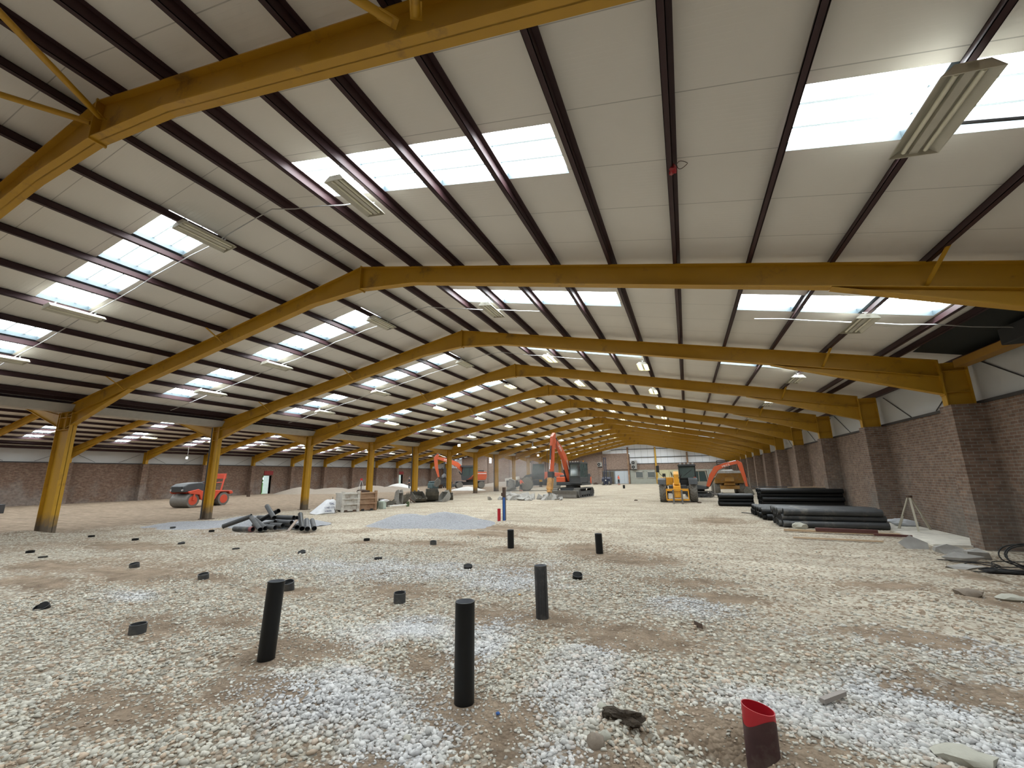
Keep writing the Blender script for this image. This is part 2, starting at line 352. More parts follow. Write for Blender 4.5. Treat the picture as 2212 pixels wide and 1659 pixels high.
GREY = [(-8.0, 4.2, .8, .3), (-5.1, 7.1, 1.8, 1.1), (-2.95, 7.3, 1.0, 1.3), (-2.75, 2.85, .8, .5), (-2.2, 4.5, .35, 1.1), (-3.1, 4.4, .7, .6), (1.35, 4.5, .9, .5), (2.5, 5.8, 1.3, .5), (1.45, 3.9, 1.0, .35), (-1.0, 3.95, .4, .9), (-.1, 6.4, .6, .5), (-14.0, 10.3, 3.2, 1.3), (.65, 4.1, .8, .3), (-1.9, 2.7, .5, .6), (-.95, 2.9, .35, .35), (3.6, 5.2, 1.3, .5), (-7.0, 6.8, 1.6, .6)]
CAPS = [(-8.39, 3.41, .035, .16), (-5.98, 3.28, .10, .0), (-8.04, 5.31, .085, .1), (-5.93, 5.26, .13, .25), (-3.86, 5.28, .13, .05), (-4.0, 7.56, .05, .1), (-1.87, 7.43, .07, .2), (-6.24, 7.73, .03, 0), (-8.46, 7.77, .04, .1), (-8.33, 9.8, .06, 0), (-6.07, 9.6, .09, .05), (-15.18, 5.71, .05, 0), (-10.43, 5.49, .08, .1), (-15.12, 7.86, .05, 0), (-17.43, 7.87, .05, 0), (-17.11, 9.98, .08, 0), (-14.83, 9.85, .06, 0), (-12.93, 7.82, .035, .05), (-13.95, 5.48, .02, 0), (-10.6, 7.7, .02, 0)]
PIPES = [(-3.92, 3.28), (-1.75, 3.26), (-1.79, 5.32), (-4.07, 9.86), (-1.92, 9.72)]
def height(x, y):
    x = np.asarray(x, float); y = np.asarray(y, float)
    near = np.clip((14 - y) / 5, 0, 1) * np.clip((7 - x) / 3, .3, 1)
    h = (fbm(x, y, .9, 5) - .5) * .10 * near + (fbm(x, y, .25, 9) - .5) * .05 * np.clip(y / 6, 0, 1)
    h += (fbm(x, y, 4, 6, 2) - .5) * .03 * near
    def gs(cx, cy_, r, a): return a * np.exp(-((x - cx) ** 2 + (y - cy_) ** 2) / r ** 2)
    for px, py in PIPES + [(c[0], c[1]) for c in CAPS]:      # level the ground where a pipe comes up, with a low collar of spoil beyond
        w = np.exp(-((x - px) ** 2 + (y - py) ** 2) / .35 ** 2); h = h * (1 - w)
    h += gs(-2.75, 4.15, .45, .05) + gs(-1.15, 4.2, .4, .05) + gs(-2.9, 2.9, .6, .07) + gs(-.55, 3.35, .16, .05)
    h += gs(-2.4, 5.75, .3, -.07) + gs(-.42, 3.3, .12, -.08) + gs(.12, 3.36, .17, -.11) + gs(-.05, 3.2, .2, -.05)
    h += gs(-2.0, 10.6, .6, .13) + gs(-2.9, 10.4, .6, .07) + gs(-4.9, 6.7, .5, .06) + gs(-6.2, 9.0, .8, .05) + gs(-5.4, 11.6, .9, .07)
    h += gs(-19.5, 7.1, .75, .16) + gs(-20.2, 6.9, .7, .1) + gs(-6.2, 15.0, .7, .07) + gs(-10.3, 4.4, .6, .05)
    h += gs(2.9, 7.6, .5, .05) + gs(1.2, 5.2, .5, .05)
    h -= .10 * np.clip((y - 30) / 60, 0, 1) * 0
    wall = np.clip((x - 4.3) / .4, 0, 1) * np.clip((y - 8.5) / 1, 0, 1) * np.clip((12.4 - y) / .8, 0, 1)   # dug strip before the slab end
    h -= wall * .12
    return h
def hz(x, y): return float(height(np.array([x]), np.array([y]))[0])

def axis_grid(segs):
    out = []
    for a, b_, st in segs: out += list(np.arange(a, b_ - 1e-6, st))
    return np.array(out + [segs[-1][1]])
def ground():
    xs = axis_grid([(-46, -20, .8), (-20, -9, .16), (-9, 5, .05), (5, 6.6, .1)])
    ys = axis_grid([(YB, 1, .3), (1, 8, .05), (8, 16, .1), (16, 30, .35), (30, YE, 1.2)])
    X, Y = np.meshgrid(xs, ys, indexing='ij'); Z = height(X, Y)
    nx, ny = X.shape
    me = bpy.data.meshes.new('floor')
    idx = np.arange(nx * ny).reshape(nx, ny)
    q = np.stack([idx[:-1, :-1], idx[1:, :-1], idx[1:, 1:], idx[:-1, 1:]], -1).reshape(-1, 4)
    me.vertices.add(nx * ny); me.vertices.foreach_set('co', np.stack([X, Y, Z], -1).astype(np.float32).ravel())
    me.loops.add(q.size); me.loops.foreach_set('vertex_index', q.ravel().astype(np.int32))
    me.polygons.add(len(q)); me.polygons.foreach_set('loop_start', (np.arange(len(q)) * 4).astype(np.int32)); me.polygons.foreach_set('loop_total', np.full(len(q), 4, np.int32))
    me.update(); me.polygons.foreach_set('use_smooth', np.ones(len(q), bool))
    a = soilmap(X, Y); g = greymap(X, Y); c = gravelmap(X, Y)
    for nm, ar in (('soil', a), ('grey', g), ('gravel', c)):
        at = me.attributes.new(nm, 'FLOAT', 'POINT'); at.data.foreach_set('value', ar.ravel().astype(np.float32))
    me.materials.append(ground_mat()); me.validate()
    o = bpy.data.objects.new('floor', me); COL.objects.link(o); o['kind'] = 'structure'
    tag(o, 'ground of the hall, pale crushed stone with brown soil patches', 'floor')
def soilmap(X, Y):
    s = np.zeros_like(X)
    for e in SOIL: s = np.maximum(s, ell(X, Y, *e))
    for px, py in PIPES: s = np.maximum(s, ell(X, Y, px, py, .42, .3))
    s = s * np.clip(.35 + 1.3 * fbm(X, Y, 3.0, 2), 0, 1)
    left = np.clip((-19.0 - X) / 2, 0, 1) * (.95 + .35 * fbm(X, Y, .35, 8))
    mid = np.clip((fbm(X, Y, .45, 12) - .56) / .12, 0, 1) * .45 * np.clip((16 - Y) / 3, .12, 1)
    edge = np.clip((X - 3.6) / 1.6, 0, 1) * np.clip((12 - Y) / 3, 0, 1) * (.3 + .4 * fbm(X, Y, .8, 4))
    return np.clip(np.maximum.reduce([s, left, mid, edge]), 0, 1.25)
def greymap(X, Y):
    s = np.zeros_like(X)
    for e in GREY: s = np.maximum(s, ell(X, Y, *e))
    return s * np.clip(.25 + 1.1 * fbm(X, Y, 2.5, 51), 0, 1)
def gravelmap(X, Y):
    c = np.clip((11.6 - Y + 2.2 * (fbm(X, Y, .4, 21) - .5) - .12 * np.abs(X + 6)) / 2.2, 0, 1)
    lane = np.clip((X - .2 - (Y - 5.5) * -.25) / 1.2, 0, 1) * np.clip((Y - 5) / 1.5, 0, 1)
    return np.clip(c * (1 - .75 * lane), .04, 1)
def ground_mat():
    m = bpy.data.materials.new('crushed_stone_ground'); m.use_nodes = True; nt = m.node_tree; L = nt.links
    b = nt.nodes['Principled BSDF']; b.inputs['Roughness'].default_value = .95; b.inputs['Specular IOR Level'].default_value = .15
    g = nd(nt, 'ShaderNodeNewGeometry')
    at = {n: nd(nt, 'ShaderNodeAttribute', attribute_name=n) for n in ('soil', 'grey', 'gravel')}
    v = nd(nt, 'ShaderNodeTexVoronoi', Scale=26.0); L.new(g.outputs['Position'], v.inputs['Vector'])
    v2 = nd(nt, 'ShaderNodeTexVoronoi', Scale=11.0); L.new(g.outputs['Position'], v2.inputs['Vector'])
    def noise_(sc, d=5.0, r=.6):
        n = nd(nt, 'ShaderNodeTexNoise', Scale=sc, Detail=d, Roughness=r); L.new(g.outputs['Position'], n.inputs['Vector']); return n.outputs['Fac']
    def mixc(f, a, c, blend='MIX'):
        x = nd(nt, 'ShaderNodeMix', data_type='RGBA', blend_type=blend)
        for k, s in (('Factor', f), ('A', a), ('B', c)):
            if isinstance(s, tuple): x.inputs[k].default_value = (*s, 1)
            elif isinstance(s, (int, float)): x.inputs[k].default_value = s
            else: L.new(s, x.inputs[k])
        return x.outputs['Result']
    def mr(s, a, c, lo, hi):
        r = nd(nt, 'ShaderNodeMapRange'); L.new(s, r.inputs['Value'])
        for k, x in (('From Min', a), ('From Max', c), ('To Min', lo), ('To Max', hi)): r.inputs[k].default_value = x
        return r.outputs['Result']
    sep = nd(nt, 'ShaderNodeSeparateColor'); L.new(v.outputs['Color'], sep.inputs[0])
    sep2 = nd(nt, 'ShaderNodeSeparateColor'); L.new(v2.outputs['Color'], sep2.inputs[0])
    n1, n2, n3 = noise_(.6), noise_(3.5), noise_(60, 2)
    # wheel-rolled streaks on the compacted part
    mp = nd(nt, 'ShaderNodeMapping'); mp.inputs['Scale'].default_value = (.35, 2.6, 1); mp.inputs['Rotation'].default_value = (0, 0, .12); L.new(g.outputs['Position'], mp.inputs['Vector'])
    ns = nd(nt, 'ShaderNodeTexNoise', Scale=1.0, Detail=6.0, Roughness=.65); L.new(mp.outputs[0], ns.inputs['Vector'])
    comp = mixc(mr(n1, .35, .65, 0, 1), (0.44, 0.395, 0.325), (0.56, 0.515, 0.43))
    comp = mixc(.75, comp, mixc(mr(ns.outputs['Fac'], .3, .7, 0, 1), (.55, .52, .48), (1.12, 1.12, 1.1)), 'MULTIPLY')
    pale = mixc(at['grey'].outputs['Fac'], mixc(mr(n2, .3, .7, 0, 1), (0.43, 0.385, 0.31), (0.49, 0.465, 0.40)), (0.50, 0.50, 0.50))
    st = mixc(1.0, pale, mixc(sep.outputs[0], (.62, .61, .60), (1.3, 1.3, 1.28)), 'MULTIPLY')
    st = mixc(mr(v.outputs['Distance'], .45, .75, 0, .6), st, (.13, .11, .085))
    col = mixc(at['gravel'].outputs['Fac'], comp, st)
    soilc = mixc(mr(n2, .3, .7, 0, 1), (0.16, 0.115, 0.08), (0.33, 0.255, 0.185))
    soilc = mixc(.8, soilc, mixc(mr(ns.outputs['Fac'], .3, .7, 0, 1), (.62, .60, .58), (1.1, 1.1, 1.08)), 'MULTIPLY')
    # loose pebbles lie over the soil: the cell's random value decides
    a1 = nd(nt, 'ShaderNodeMath', operation='MULTIPLY_ADD'); a1.inputs[1].default_value = 1.15; L.new(sep.outputs[1], a1.inputs[0])
    a1.inputs[2].default_value = -.5
    sub = nd(nt, 'ShaderNodeMath', operation='SUBTRACT'); L.new(at['soil'].outputs['Fac'], sub.inputs[0]); L.new(a1.outputs[0], sub.inputs[1])
    col = mixc(mr(sub.outputs[0], -.1, .35, 0, .95), col, soilc)
    col = mixc(.35, col, mixc(mr(n3, .3, .7, 0, 1), (.6, .6, .6), (1.35, 1.35, 1.35)), 'MULTIPLY')
    L.new(col, b.inputs['Base Color'])
    hh = nd(nt, 'ShaderNodeMath', operation='MULTIPLY'); L.new(mr(v.outputs['Distance'], 0, .7, 1, 0), hh.inputs[0]); L.new(at['gravel'].outputs['Fac'], hh.inputs[1])
    h2 = nd(nt, 'ShaderNodeMath', operation='MULTIPLY_ADD'); h2.inputs[1].default_value = .6; L.new(n2, h2.inputs[0]); L.new(hh.outputs[0], h2.inputs[2])
    h3 = nd(nt, 'ShaderNodeMath', operation='MULTIPLY_ADD'); h3.inputs[1].default_value = .25; L.new(n3, h3.inputs[0]); L.new(h2.outputs[0], h3.inputs[2])
    bp = nd(nt, 'ShaderNodeBump', Strength=.9, Distance=.025); L.new(h3.outputs[0], bp.inputs['Height']); L.new(bp.outputs['Normal'], b.inputs['Normal'])
    return m
ground()

def stone_mat():
    m = bpy.data.materials.new('crushed_limestone'); m.use_nodes = True; nt = m.node_tree; L = nt.links
    b = nt.nodes['Principled BSDF']; b.inputs['Roughness'].default_value = .9; b.inputs['Specular IOR Level'].default_value = .2
    a = nd(nt, 'ShaderNodeAttribute', attribute_name='tint'); L.new(a.outputs['Color'], b.inputs['Base Color'])
    return m
def stones():
    rs = np.random.RandomState(3)
    t = (1 + 5 ** .5) / 2
    ico = np.array([(-1, t, 0), (1, t, 0), (-1, -t, 0), (1, -t, 0), (0, -1, t), (0, 1, t), (0, -1, -t), (0, 1, -t), (t, 0, -1), (t, 0, 1), (-t, 0, -1), (-t, 0, 1)], float) / math.sqrt(1 + t * t)
    tri = np.array([(0, 11, 5), (0, 5, 1), (0, 1, 7), (0, 7, 10), (0, 10, 11), (1, 5, 9), (5, 11, 4), (11, 10, 2), (10, 7, 6), (7, 1, 8), (3, 9, 4), (3, 4, 2), (3, 2, 6), (3, 6, 8), (3, 8, 9), (4, 9, 5), (2, 4, 11), (6, 2, 10), (8, 6, 7), (9, 8, 1)])
    def cloud(n, x0, x1, y0, y1):
        return rs.uniform(x0, x1, n), rs.uniform(y0, y1, n)
    P = []
    for n, box in ((78000, (-5.5, 3.6, 1.3, 4.6)), (34000, (-9, 4.2, 4.6, 8.0)), (12000, (-9.5, -5.5, 2.0, 4.6)), (9000, (-9, 4.5, 8.0, 11.5)), (3500, (-3, 3, 0.3, 1.3))):
        P.append(np.stack(cloud(n, *box), -1))
    P = np.concatenate(P); x, y = P[:, 0], P[:, 1]
    s, g, c = soilmap(x, y), greymap(x, y), gravelmap(x, y)
    s = np.clip(s, 0, 1); dens = (.25 + .75 * np.clip(g * 1.2 + (fbm(x, y, 1.1, 31) - .35) * 1.6, 0, 1)) * (1 - .68 * s) * (.15 + .85 * c)
    keep = rs.rand(len(x)) < dens
    for px, py in PIPES + [(0.28, 3.41)]: keep &= (x - px) ** 2 + (y - py) ** 2 > .1 ** 2
    for cp_ in CAPS: keep &= (x - cp_[0]) ** 2 + (y - cp_[1]) ** 2 > .11 ** 2
    x, y, g, s = x[keep], y[keep], g[keep], s[keep]; n = len(x)
    r = rs.gamma(5, .0020, n) + .005; r = np.clip(r, .006, .027) * (1 - .42 * s)
    z = height(x, y) + r * .25
    sc = np.stack([r * rs.uniform(.9, 1.6, n), r * rs.uniform(.7, 1.1, n), r * rs.uniform(.45, .8, n)], -1)
    v = ico[None] * (1 + rs.uniform(-.28, .28, (n, 12, 1))) * sc[:, None, :]
    a, tl = rs.uniform(0, 6.28, n), rs.normal(0, .45, n)
    ca, sa, ct, st_ = np.cos(a)[:, None], np.sin(a)[:, None], np.cos(tl)[:, None], np.sin(tl)[:, None]
    vx, vy, vz = v[..., 0], v[..., 1], v[..., 2]
    vy, vz = vy * ct - vz * st_, vy * st_ + vz * ct
    vx, vy = vx * ca - vy * sa, vx * sa + vy * ca
    co = np.stack([vx + x[:, None], vy + y[:, None], vz + z[:, None]], -1).reshape(-1, 3)
    f = (tri[None] + (np.arange(n) * 12)[:, None, None]).reshape(-1, 3)
    me = bpy.data.meshes.new('loose_gravel'); me.vertices.add(len(co)); me.vertices.foreach_set('co', co.astype(np.float32).ravel())
    me.loops.add(f.size); me.loops.foreach_set('vertex_index', f.ravel().astype(np.int32))
    me.polygons.add(len(f)); me.polygons.foreach_set('loop_start', (np.arange(len(f)) * 3).astype(np.int32)); me.polygons.foreach_set('loop_total', np.full(len(f), 3, np.int32)); me.update()
    br = rs.uniform(.7, 1.3, n)[:, None]
    base = np.where((rs.rand(n) < .22)[:, None], np.array([[.42, .335, .255]]), np.array([[.47, .45, .39]])) * (1 - g[:, None]) + np.array([[.50, .50, .50]]) * g[:, None]
    rgb = np.clip(base * br, 0, .85); rgba = np.concatenate([rgb, np.ones((n, 1))], 1)
    at = me.attributes.new('tint', 'FLOAT_COLOR', 'POINT'); at.data.foreach_set('color', np.repeat(rgba, 12, 0).astype(np.float32).ravel())
    me.materials.append(stone_mat())
    o = bpy.data.objects.new('loose_gravel', me); COL.objects.link(o)
    tag(o, 'loose pale crushed stones strewn over the ground in the foreground', 'gravel', kind='stuff')
stones()

# ------------------------------------------------------------------ walls
def wall_right():
    g = G(); g.box(XW, XW + .3, YB, YE, -.3, ZB)
    for i in range(-1, 15): g.box(5.76, XW + .02, fr(i) - .24, fr(i) + .24, -.3, ZB)
    w = struct('wall_right', g, BRICK_R); tag(w, 'long right wall of brown brick with brick piers', 'wall')
    c = G(); c.box(XW + .08, XW + .2, YB, YE, ZB, 4.45); obj('upper_cladding', c, CLAD, w)
    l = G(); l.box(XW - .03, XW + .1, YB, YE, ZB, ZB + .07); obj('ledge', l, DARK, w)
    s = G()
    for i in range(0, 8):
        y0, y1 = fr(i) + .3, fr(i + 1) - .3
        s.path([(XW + .06, y0, 4.1), (XW + .06, y0 + 1.6, ZB + .1)], .012, 5); s.path([(XW + .06, y1, 4.1), (XW + .06, y1 - 1.6, ZB + .1)], .012, 5)
    obj('bracing_wires', s, DARK, w, kind='stuff')
wall_right()
def wall_left():
    g = G()
    doors = [(35.35, 36.45, 2.05), (60.6, 61.8, 2.05)]
    y = YB
    for a, b_, h in doors:
        g.box(XWL - .3, XWL, y, a, -.3, ZB); g.box(XWL - .3, XWL, a, b_, h, ZB); y = b_
    g.box(XWL - .3, XWL, y, YE, -.3, ZB)
    for i in range(-1, 15): g.box(XWL - .02, -45.05, fr(i) - .24, fr(i) + .24, -.3, ZB)
    w = struct('wall_left', g, BRICK_L); tag(w, 'far left side wall of dark brick with piers', 'wall')
    c = G(); c.box(XWL - .2, XWL - .08, YB, YE, ZB, 4.45); obj('upper_cladding', c, CLAD, w)
    l = G(); l.box(XWL - .1, XWL + .03, YB, YE, ZB - .02, ZB + .06); obj('ledge', l, DARK, w)
    s = G()
    for i in range(0, 13):
        y0, y1 = fr(i) + .3, fr(i + 1) - .3
        s.path([(XWL, y0, 4.0), (XWL, y0 + 1.5, ZB + .1)], .012, 5); s.path([(XWL, y1, 4.0), (XWL, y1 - 1.5, ZB + .1)], .012, 5)
    obj('bracing_wires', s, DARK, w, kind='stuff')
    for n, (a, b_, h) in enumerate(doors):
        d = G(); d.box(XWL - .3, XWL + .03, a - .06, a, 0, h + .06); d.box(XWL - .3, XWL + .03, b_, b_ + .06, 0, h + .06); d.box(XWL - .3, XWL + .03, a, b_, h, h + .06)
        o = struct('door_%d' % (n + 1), d, RUSTB); tag(o, ['open side doorway in the left wall with green bushes beyond', 'open side doorway in the left wall beyond the white heap'][n], 'doorway')
        lf = G(); lf.box(XWL - 1.2, XWL - .3, b_ - .05, b_, 0, h); obj('door_leaf', lf, WHITE, o)
        sg = G(); sg.box(XWL + .01, XWL + .08, a + .1, b_ + .15, h + .1, h + .55)
        t = obj('exit_sign', sg, REDSIGN); tag(t, ['dark red box sign above the nearer side doorway', 'dark red box sign above the farther side doorway'][n], 'sign')
wall_left()
def outside():
    g = G(); g.box(-62, XWL - .3, 28, 80, -.35, -.05)
    struct('ground_outside', g, GRASS)
    for k, (y, lb) in enumerate(((39.5, 'leafy green bush outside, seen through the nearer side doorway'), (45.5, 'leafy green bush outside, beside the one behind the nearer side doorway'), (68.5, 'leafy green bush outside, seen through the farther side doorway'))):
        b_ = G()
        for j in range(22): b_.lump((-52 + rnd.uniform(-1.0, 1.0), y + rnd.uniform(-2, 2), .2 + rnd.uniform(0, 2.9)), rnd.uniform(.4, .8), seed=k * 30 + j, lv=3, rough=.9)
        tag(obj('bush', b_, GRASS), lb, 'bush')
outside()
def wall_end():
    zt = lambda x: (ztop(x) if x > XV else ztop(x, XL)) + .15
    g = G(); y0, y1 = YE - .02, YE + .3
    g.prism([(XWL, -.3), (-41.5, -.3), (-41.5, 3.3), (XWL, 3.3)], 'y', y0, y1)
    g.prism([(-41.5, -.3), (-13.5, -.3), (-13.5, zt(-13.5)), (XV, zt(XV)), (XL, zt(XL)), (-41.5, zt(-41.5))], 'y', y0, y1)
    g.prism([(-13.5, -.3), (-8.9, -.3), (-8.9, 5.0), (-9.1, 5.15), (-13.5, 5.15)], 'y', y0, y1)
    g.prism([(-8.9, -.3), (XW + .3, -.3), (XW + .3, 3.3), (-8.9, 3.3)], 'y', y0, y1)
    for x in (-13.9, -18.0, -27, -31.5, -36): g.prism([(x - .25, 0), (x + .25, 0), (x + .25, min(5.1, zt(x) - .2)), (x - .25, min(5.1, zt(x) - .2))], 'y', y0 - .25, y0 + .05)
    w = struct('wall_back', g, BRICK_B); tag(w, 'far end wall of brown brick with white cladding above', 'wall')
    c = G(); yy = YE + .1
    c.prism([(-8.9, 3.3), (XW, 3.3), (XW, zt(XW)), (XR, zt(XR)), (-8.9, zt(-8.9))], 'y', yy, yy + .1)
    c.prism([(-13.5, 5.15), (-8.9, 5.15), (-8.9, zt(-8.9)), (-13.5, zt(-13.5))], 'y', yy, yy + .1)
    c.prism([(XWL, 3.3), (-41.5, 3.3), (-41.5, zt(-41.5)), (XWL, zt(XWL))], 'y', yy, yy + .1)
    obj('gable_cladding', c, CLADB, w)
    r = G()
    for z in (4.35, 5.75): r.box(-8.9 if z < 5 else -12, XW if z < 5 else .5, YE - .04, YE + .1, z, z + .09)
    r.box(-8.95, XW, YE - .06, YE + .1, 3.28, 3.38)
    obj('cladding_rails', r, DARK, w)
    sm = G()
    for x in np.arange(-12.2, 6, 1.05): sm.box(x, x + .02, YE + .085, YE + .11, 3.3, zt(x) - .2)
    obj('cladding_seams', sm, LOUV, w, kind='stuff')
wall_end()
def wall_near():
    g = G(); zt = lambda x: (ztop(x) if x > XV else ztop(x, XL)) + .15
    g.prism([(XWL, -.3), (XW + .3, -.3), (XW + .3, zt(XW)), (XR, zt(XR)), (XV, zt(XV)), (XL, zt(XL)), (XWL, zt(XWL))], 'y', YB - .3, YB - .05)
    tag(struct('wall_front', g, BRICK_R), 'brick gable wall behind the viewer', 'wall')
wall_near()

# ------------------------------------------------------------------ roof lining with openings for the roof lights
CEIL = .17
SLOPES = [('main', XR, 1, XW + .2, (1.45, 5.97), (8.44, 11.85)), ('main', XR, -1, XV, (1.56, 6.14), (7.4, 10.8)), ('left', XL, 1, XV, (1.5, 6.1), (8.0, 11.3)), ('left', XL, -1, XWL - .2, (1.5, 6.1), (7.6, 11.3))]
NB = 14        # bays with roof lights; unseen farthest ones added to brighten the far end
def ceiling():
    g = G(); wn = 0; UP = .19
    for hall, rx, sg, xe, A, B in SLOPES:
        UP = .12 if hall == 'main' else .05
        off = [0, A[0], A[1], B[0], B[1], abs(xe - rx)]
        def P(o_, y, dz=0): return (rx + sg * o_, y, ZR + CEIL - K * o_ + dz)
        for i in range(-1, 14):
            ys = [fr(i), fr(i) + 1.70, fr(i) + 2.62, fr(i + 1)]
            for a in range(5):
                for b_ in range(3):
                    hole = a in (1, 3) and b_ == 1 and -1 <= i < NB  # roof lights behind the viewer are unseen, added to brighten the near end
                    if hole:
                        o0, o1, y0, y1 = off[a], off[a + 1], ys[1], ys[2]
                        wn += 1
                        f = G()
                        # upstand walls round the opening and a curb at every purlin
                        def q(p, r_): f.add([P(*p), P(*r_), P(*r_, UP), P(*p, UP)], [(0, 1, 2, 3)])
                        q((o0, y0), (o1, y0)); q((o0, y1), (o1, y1)); q((o0, y0), (o0, y1)); q((o1, y0), (o1, y1))
                        for n in range(1, 11):
                            o_ = .41 + 1.147 * n
                            if o0 + .2 < o_ < o1 - .2: q((o_ - .05, y0), (o_ - .05, y1)); q((o_ + .05, y0), (o_ + .05, y1)); f.add([P(o_ - .05, y0, .0), P(o_ + .05, y0, .0), P(o_ + .05, y1, .0), P(o_ - .05, y1, .0)], [(0, 1, 2, 3)])
                        side = {1: 'right', -1: 'left'}[sg]
                        w = struct('window_%d' % wn, f, UPSTAND)
                        tag(w, '%s roof light on the %s slope of the %s roof, %s bay' % ('upper' if a == 1 else 'lower', side, 'main' if hall == 'main' else 'left hall', ORD[i + 1]), 'roof light')
                        p = G(); k = .0
                        p.add([P(o0, y0, UP - .01), P(o1, y0, UP - .01), P(o1, y1, UP - .01), P(o0, y1, UP - .01)], [(0, 1, 2, 3)])
                        obj('translucent_sheet', p, PANE, w)
                        rb = G()
                        for yy in (y0 + .33, y0 + .66): rb.add([P(o0, yy, UP - .02), P(o1, yy, UP - .02), P(o1, yy + .035, UP - .02), P(o0, yy + .035, UP - .02)], [(0, 1, 2, 3)])
                        obj('sheet_rib', rb, RIB, w)
                        continue
                    g.add([P(off[a], ys[b_]), P(off[a + 1], ys[b_]), P(off[a + 1], ys[b_ + 1]), P(off[a], ys[b_ + 1])], [(0, 1, 2, 3)])
    c = struct('ceiling', g, LINER); tag(c, 'pale ribbed lining sheets under both pitched roofs', 'roof lining')
ceiling()

# ------------------------------------------------------------------ steel frames
def band(g, pts, y0, y1, t):
    """flat plate of thickness t following the x-z polyline"""
    poly = pts + [(x, z - t) for x, z in pts[::-1]]
    return g.prism(poly, 'y', y0, y1)
def rafter(rx, xa, xb, i, label):
    """both rafters of one portal from column face xa to column face xb"""
    y = fr(i); t = thing('roof_rafter', label, 'roof rafter', (rx, y, 0), group=None)
    for sg, xe in ((-1, xa), (1, xb)):
        w = abs(xe - rx)
        Z = lambda o_: ZR - K * o_
        top = [(0, Z(0)), (sg * w, Z(w))]
        bot = [(0, Z(0) - .60), (sg * 1.6, Z(1.6) - .41), (sg * (w - 3.35), Z(w - 3.35) - .41)]
        g = G(); g.prism(top + [(sg * w, Z(w) - .41)] + bot[::-1], 'y', -.008, .008)
        band(g, top, -.09, .09, .016); band(g, [(a, b_ + .016) for a, b_ in bot + [(sg * w, Z(w) - .41)]], -.09, .09, .016)
        obj('rafter_beam', g, YEL, t)
        h = G(); hb = [(sg * (w - 3.4), Z(w - 3.4) - .415), (sg * w, Z(w) - .82)]
        h.prism([hb[0], (sg * w, Z(w) - .41), hb[1]], 'y', -.008, .008); band(h, hb, -.085, .085, .016)
        h.box(min(sg * w, sg * (w - .02)), max(sg * w, sg * (w - .02)), -.1, .1, Z(w) - .86, Z(w))
        obj('eaves_haunch', h, YEL, t)
    p = G(); p.box(-.015, .015, -.1, .1, ZR - .63, ZR + .02); obj('apex_plate', p, YEL, t)
    if 1 <= i <= 6 and rx == XR:
        for o_, sg in ((10.73, 1), (5.0, -1), (9.58, -1)):
            b_ = G(); zz = ZR - K * o_
            b_.bar((sg * o_, -.55, zz + .02), (sg * (o_ - .1), -.02, zz - .36), .05, .02); obj('fly_brace', b_, YEL, t)
def column(x0, x1, ztop_, i, label, foot=0.0, b=.1):
    xc = (x0 + x1) / 2; d = (x1 - x0) / 2
    t = thing('steel_column', label, 'steel column', (xc, fr(i), foot))
    g = G(); h = ztop_ - foot
    g.box(-d, d, -.006, .006, 0, h); g.box(-d, -d + .018, -b, b, 0, h); g.box(d - .018, d, -b, b, 0, h); g.box(-d, d, -b, b, h - .015, h)
    obj('column_shaft', g, YELF if foot < 1 else YEL, t)
    s = G(); s.box(-d + .018, d - .018, -b + .01, b - .01, min(h - .15, 3.45 - foot), min(h - .15, 3.45 - foot) + .015); s.box(-d + .018, d - .018, -b + .01, b - .01, h - .2, h - .185); obj('stiffener', s, YEL, t)
    if foot < 1:
        p = G(); p.box(-d - .08, d + .08, -b - .08, b + .08, -.03, .02); obj('base_plate', p, RUSTB, t)
for i in range(-1, 15):
    n = ORD[i + 1]
    if i < 14:
        rafter(XR, -19.66, 5.78, i, 'yellow steel roof rafter over the main hall, %s frame from the viewer' % n)
        rafter(XL, -45.05, -20.06, i, 'yellow steel roof rafter over the left hall, %s frame from the viewer' % n)
    wide = i == 1
    column(-20.2 if wide else -20.06, -19.34 if wide else -19.66, 4.06, i, '%s yellow steel column of the row between the two halls%s' % (n, ', widest and closest in view' if wide else ''))
    column(5.78, 6.28, 4.16, i, 'yellow steel column head on the %s brick pier of the right wall' % n, foot=ZB)
    column(-45.5, -45.05, 4.2, i, 'yellow steel column head on the %s brick pier of the left wall' % n, foot=ZB)
for nm, rx, sg, lim in (('right slope of the main roof', XR, 1, 12.5), ('left slope of the main roof', XR, -1, 12.45), ('right slope of the left hall roof', XL, 1, 12.4), ('left slope of the left hall roof', XL, -1, 12.6)):
    offs = [.41 + 1.147 * n for n in range(11)] + [12.2]
    for n, o_ in enumerate(offs):
        if o_ > lim: continue
        g = G(); z = ZR - K * o_; x = rx + sg * o_
        g.box(x - .004, x + .004, YB, YE, z + .002, z + .155); g.box(x - .004 - .062 * (sg > 0), x + .004 + .062 * (sg < 0), YB, YE, z + .002, z + .010); g.box(x - .004 - .062 * (sg < 0), x + .004 + .062 * (sg > 0), YB, YE, z + .147, z + .155)
        g.box(x - .004 - .062 * (sg > 0), x - .004 - .062 * (sg > 0) + .006, YB, YE, z + .002, z + .03) if sg > 0 else g.box(x + .06, x + .066, YB, YE, z + .002, z + .03)
        tag(obj('roof_purlin', g, PURL), 'maroon purlin on the %s, %s from the ridge' % (nm, ['first'] + ORD[1:] and ORD[n].replace('nearest', 'first')), 'purlin')
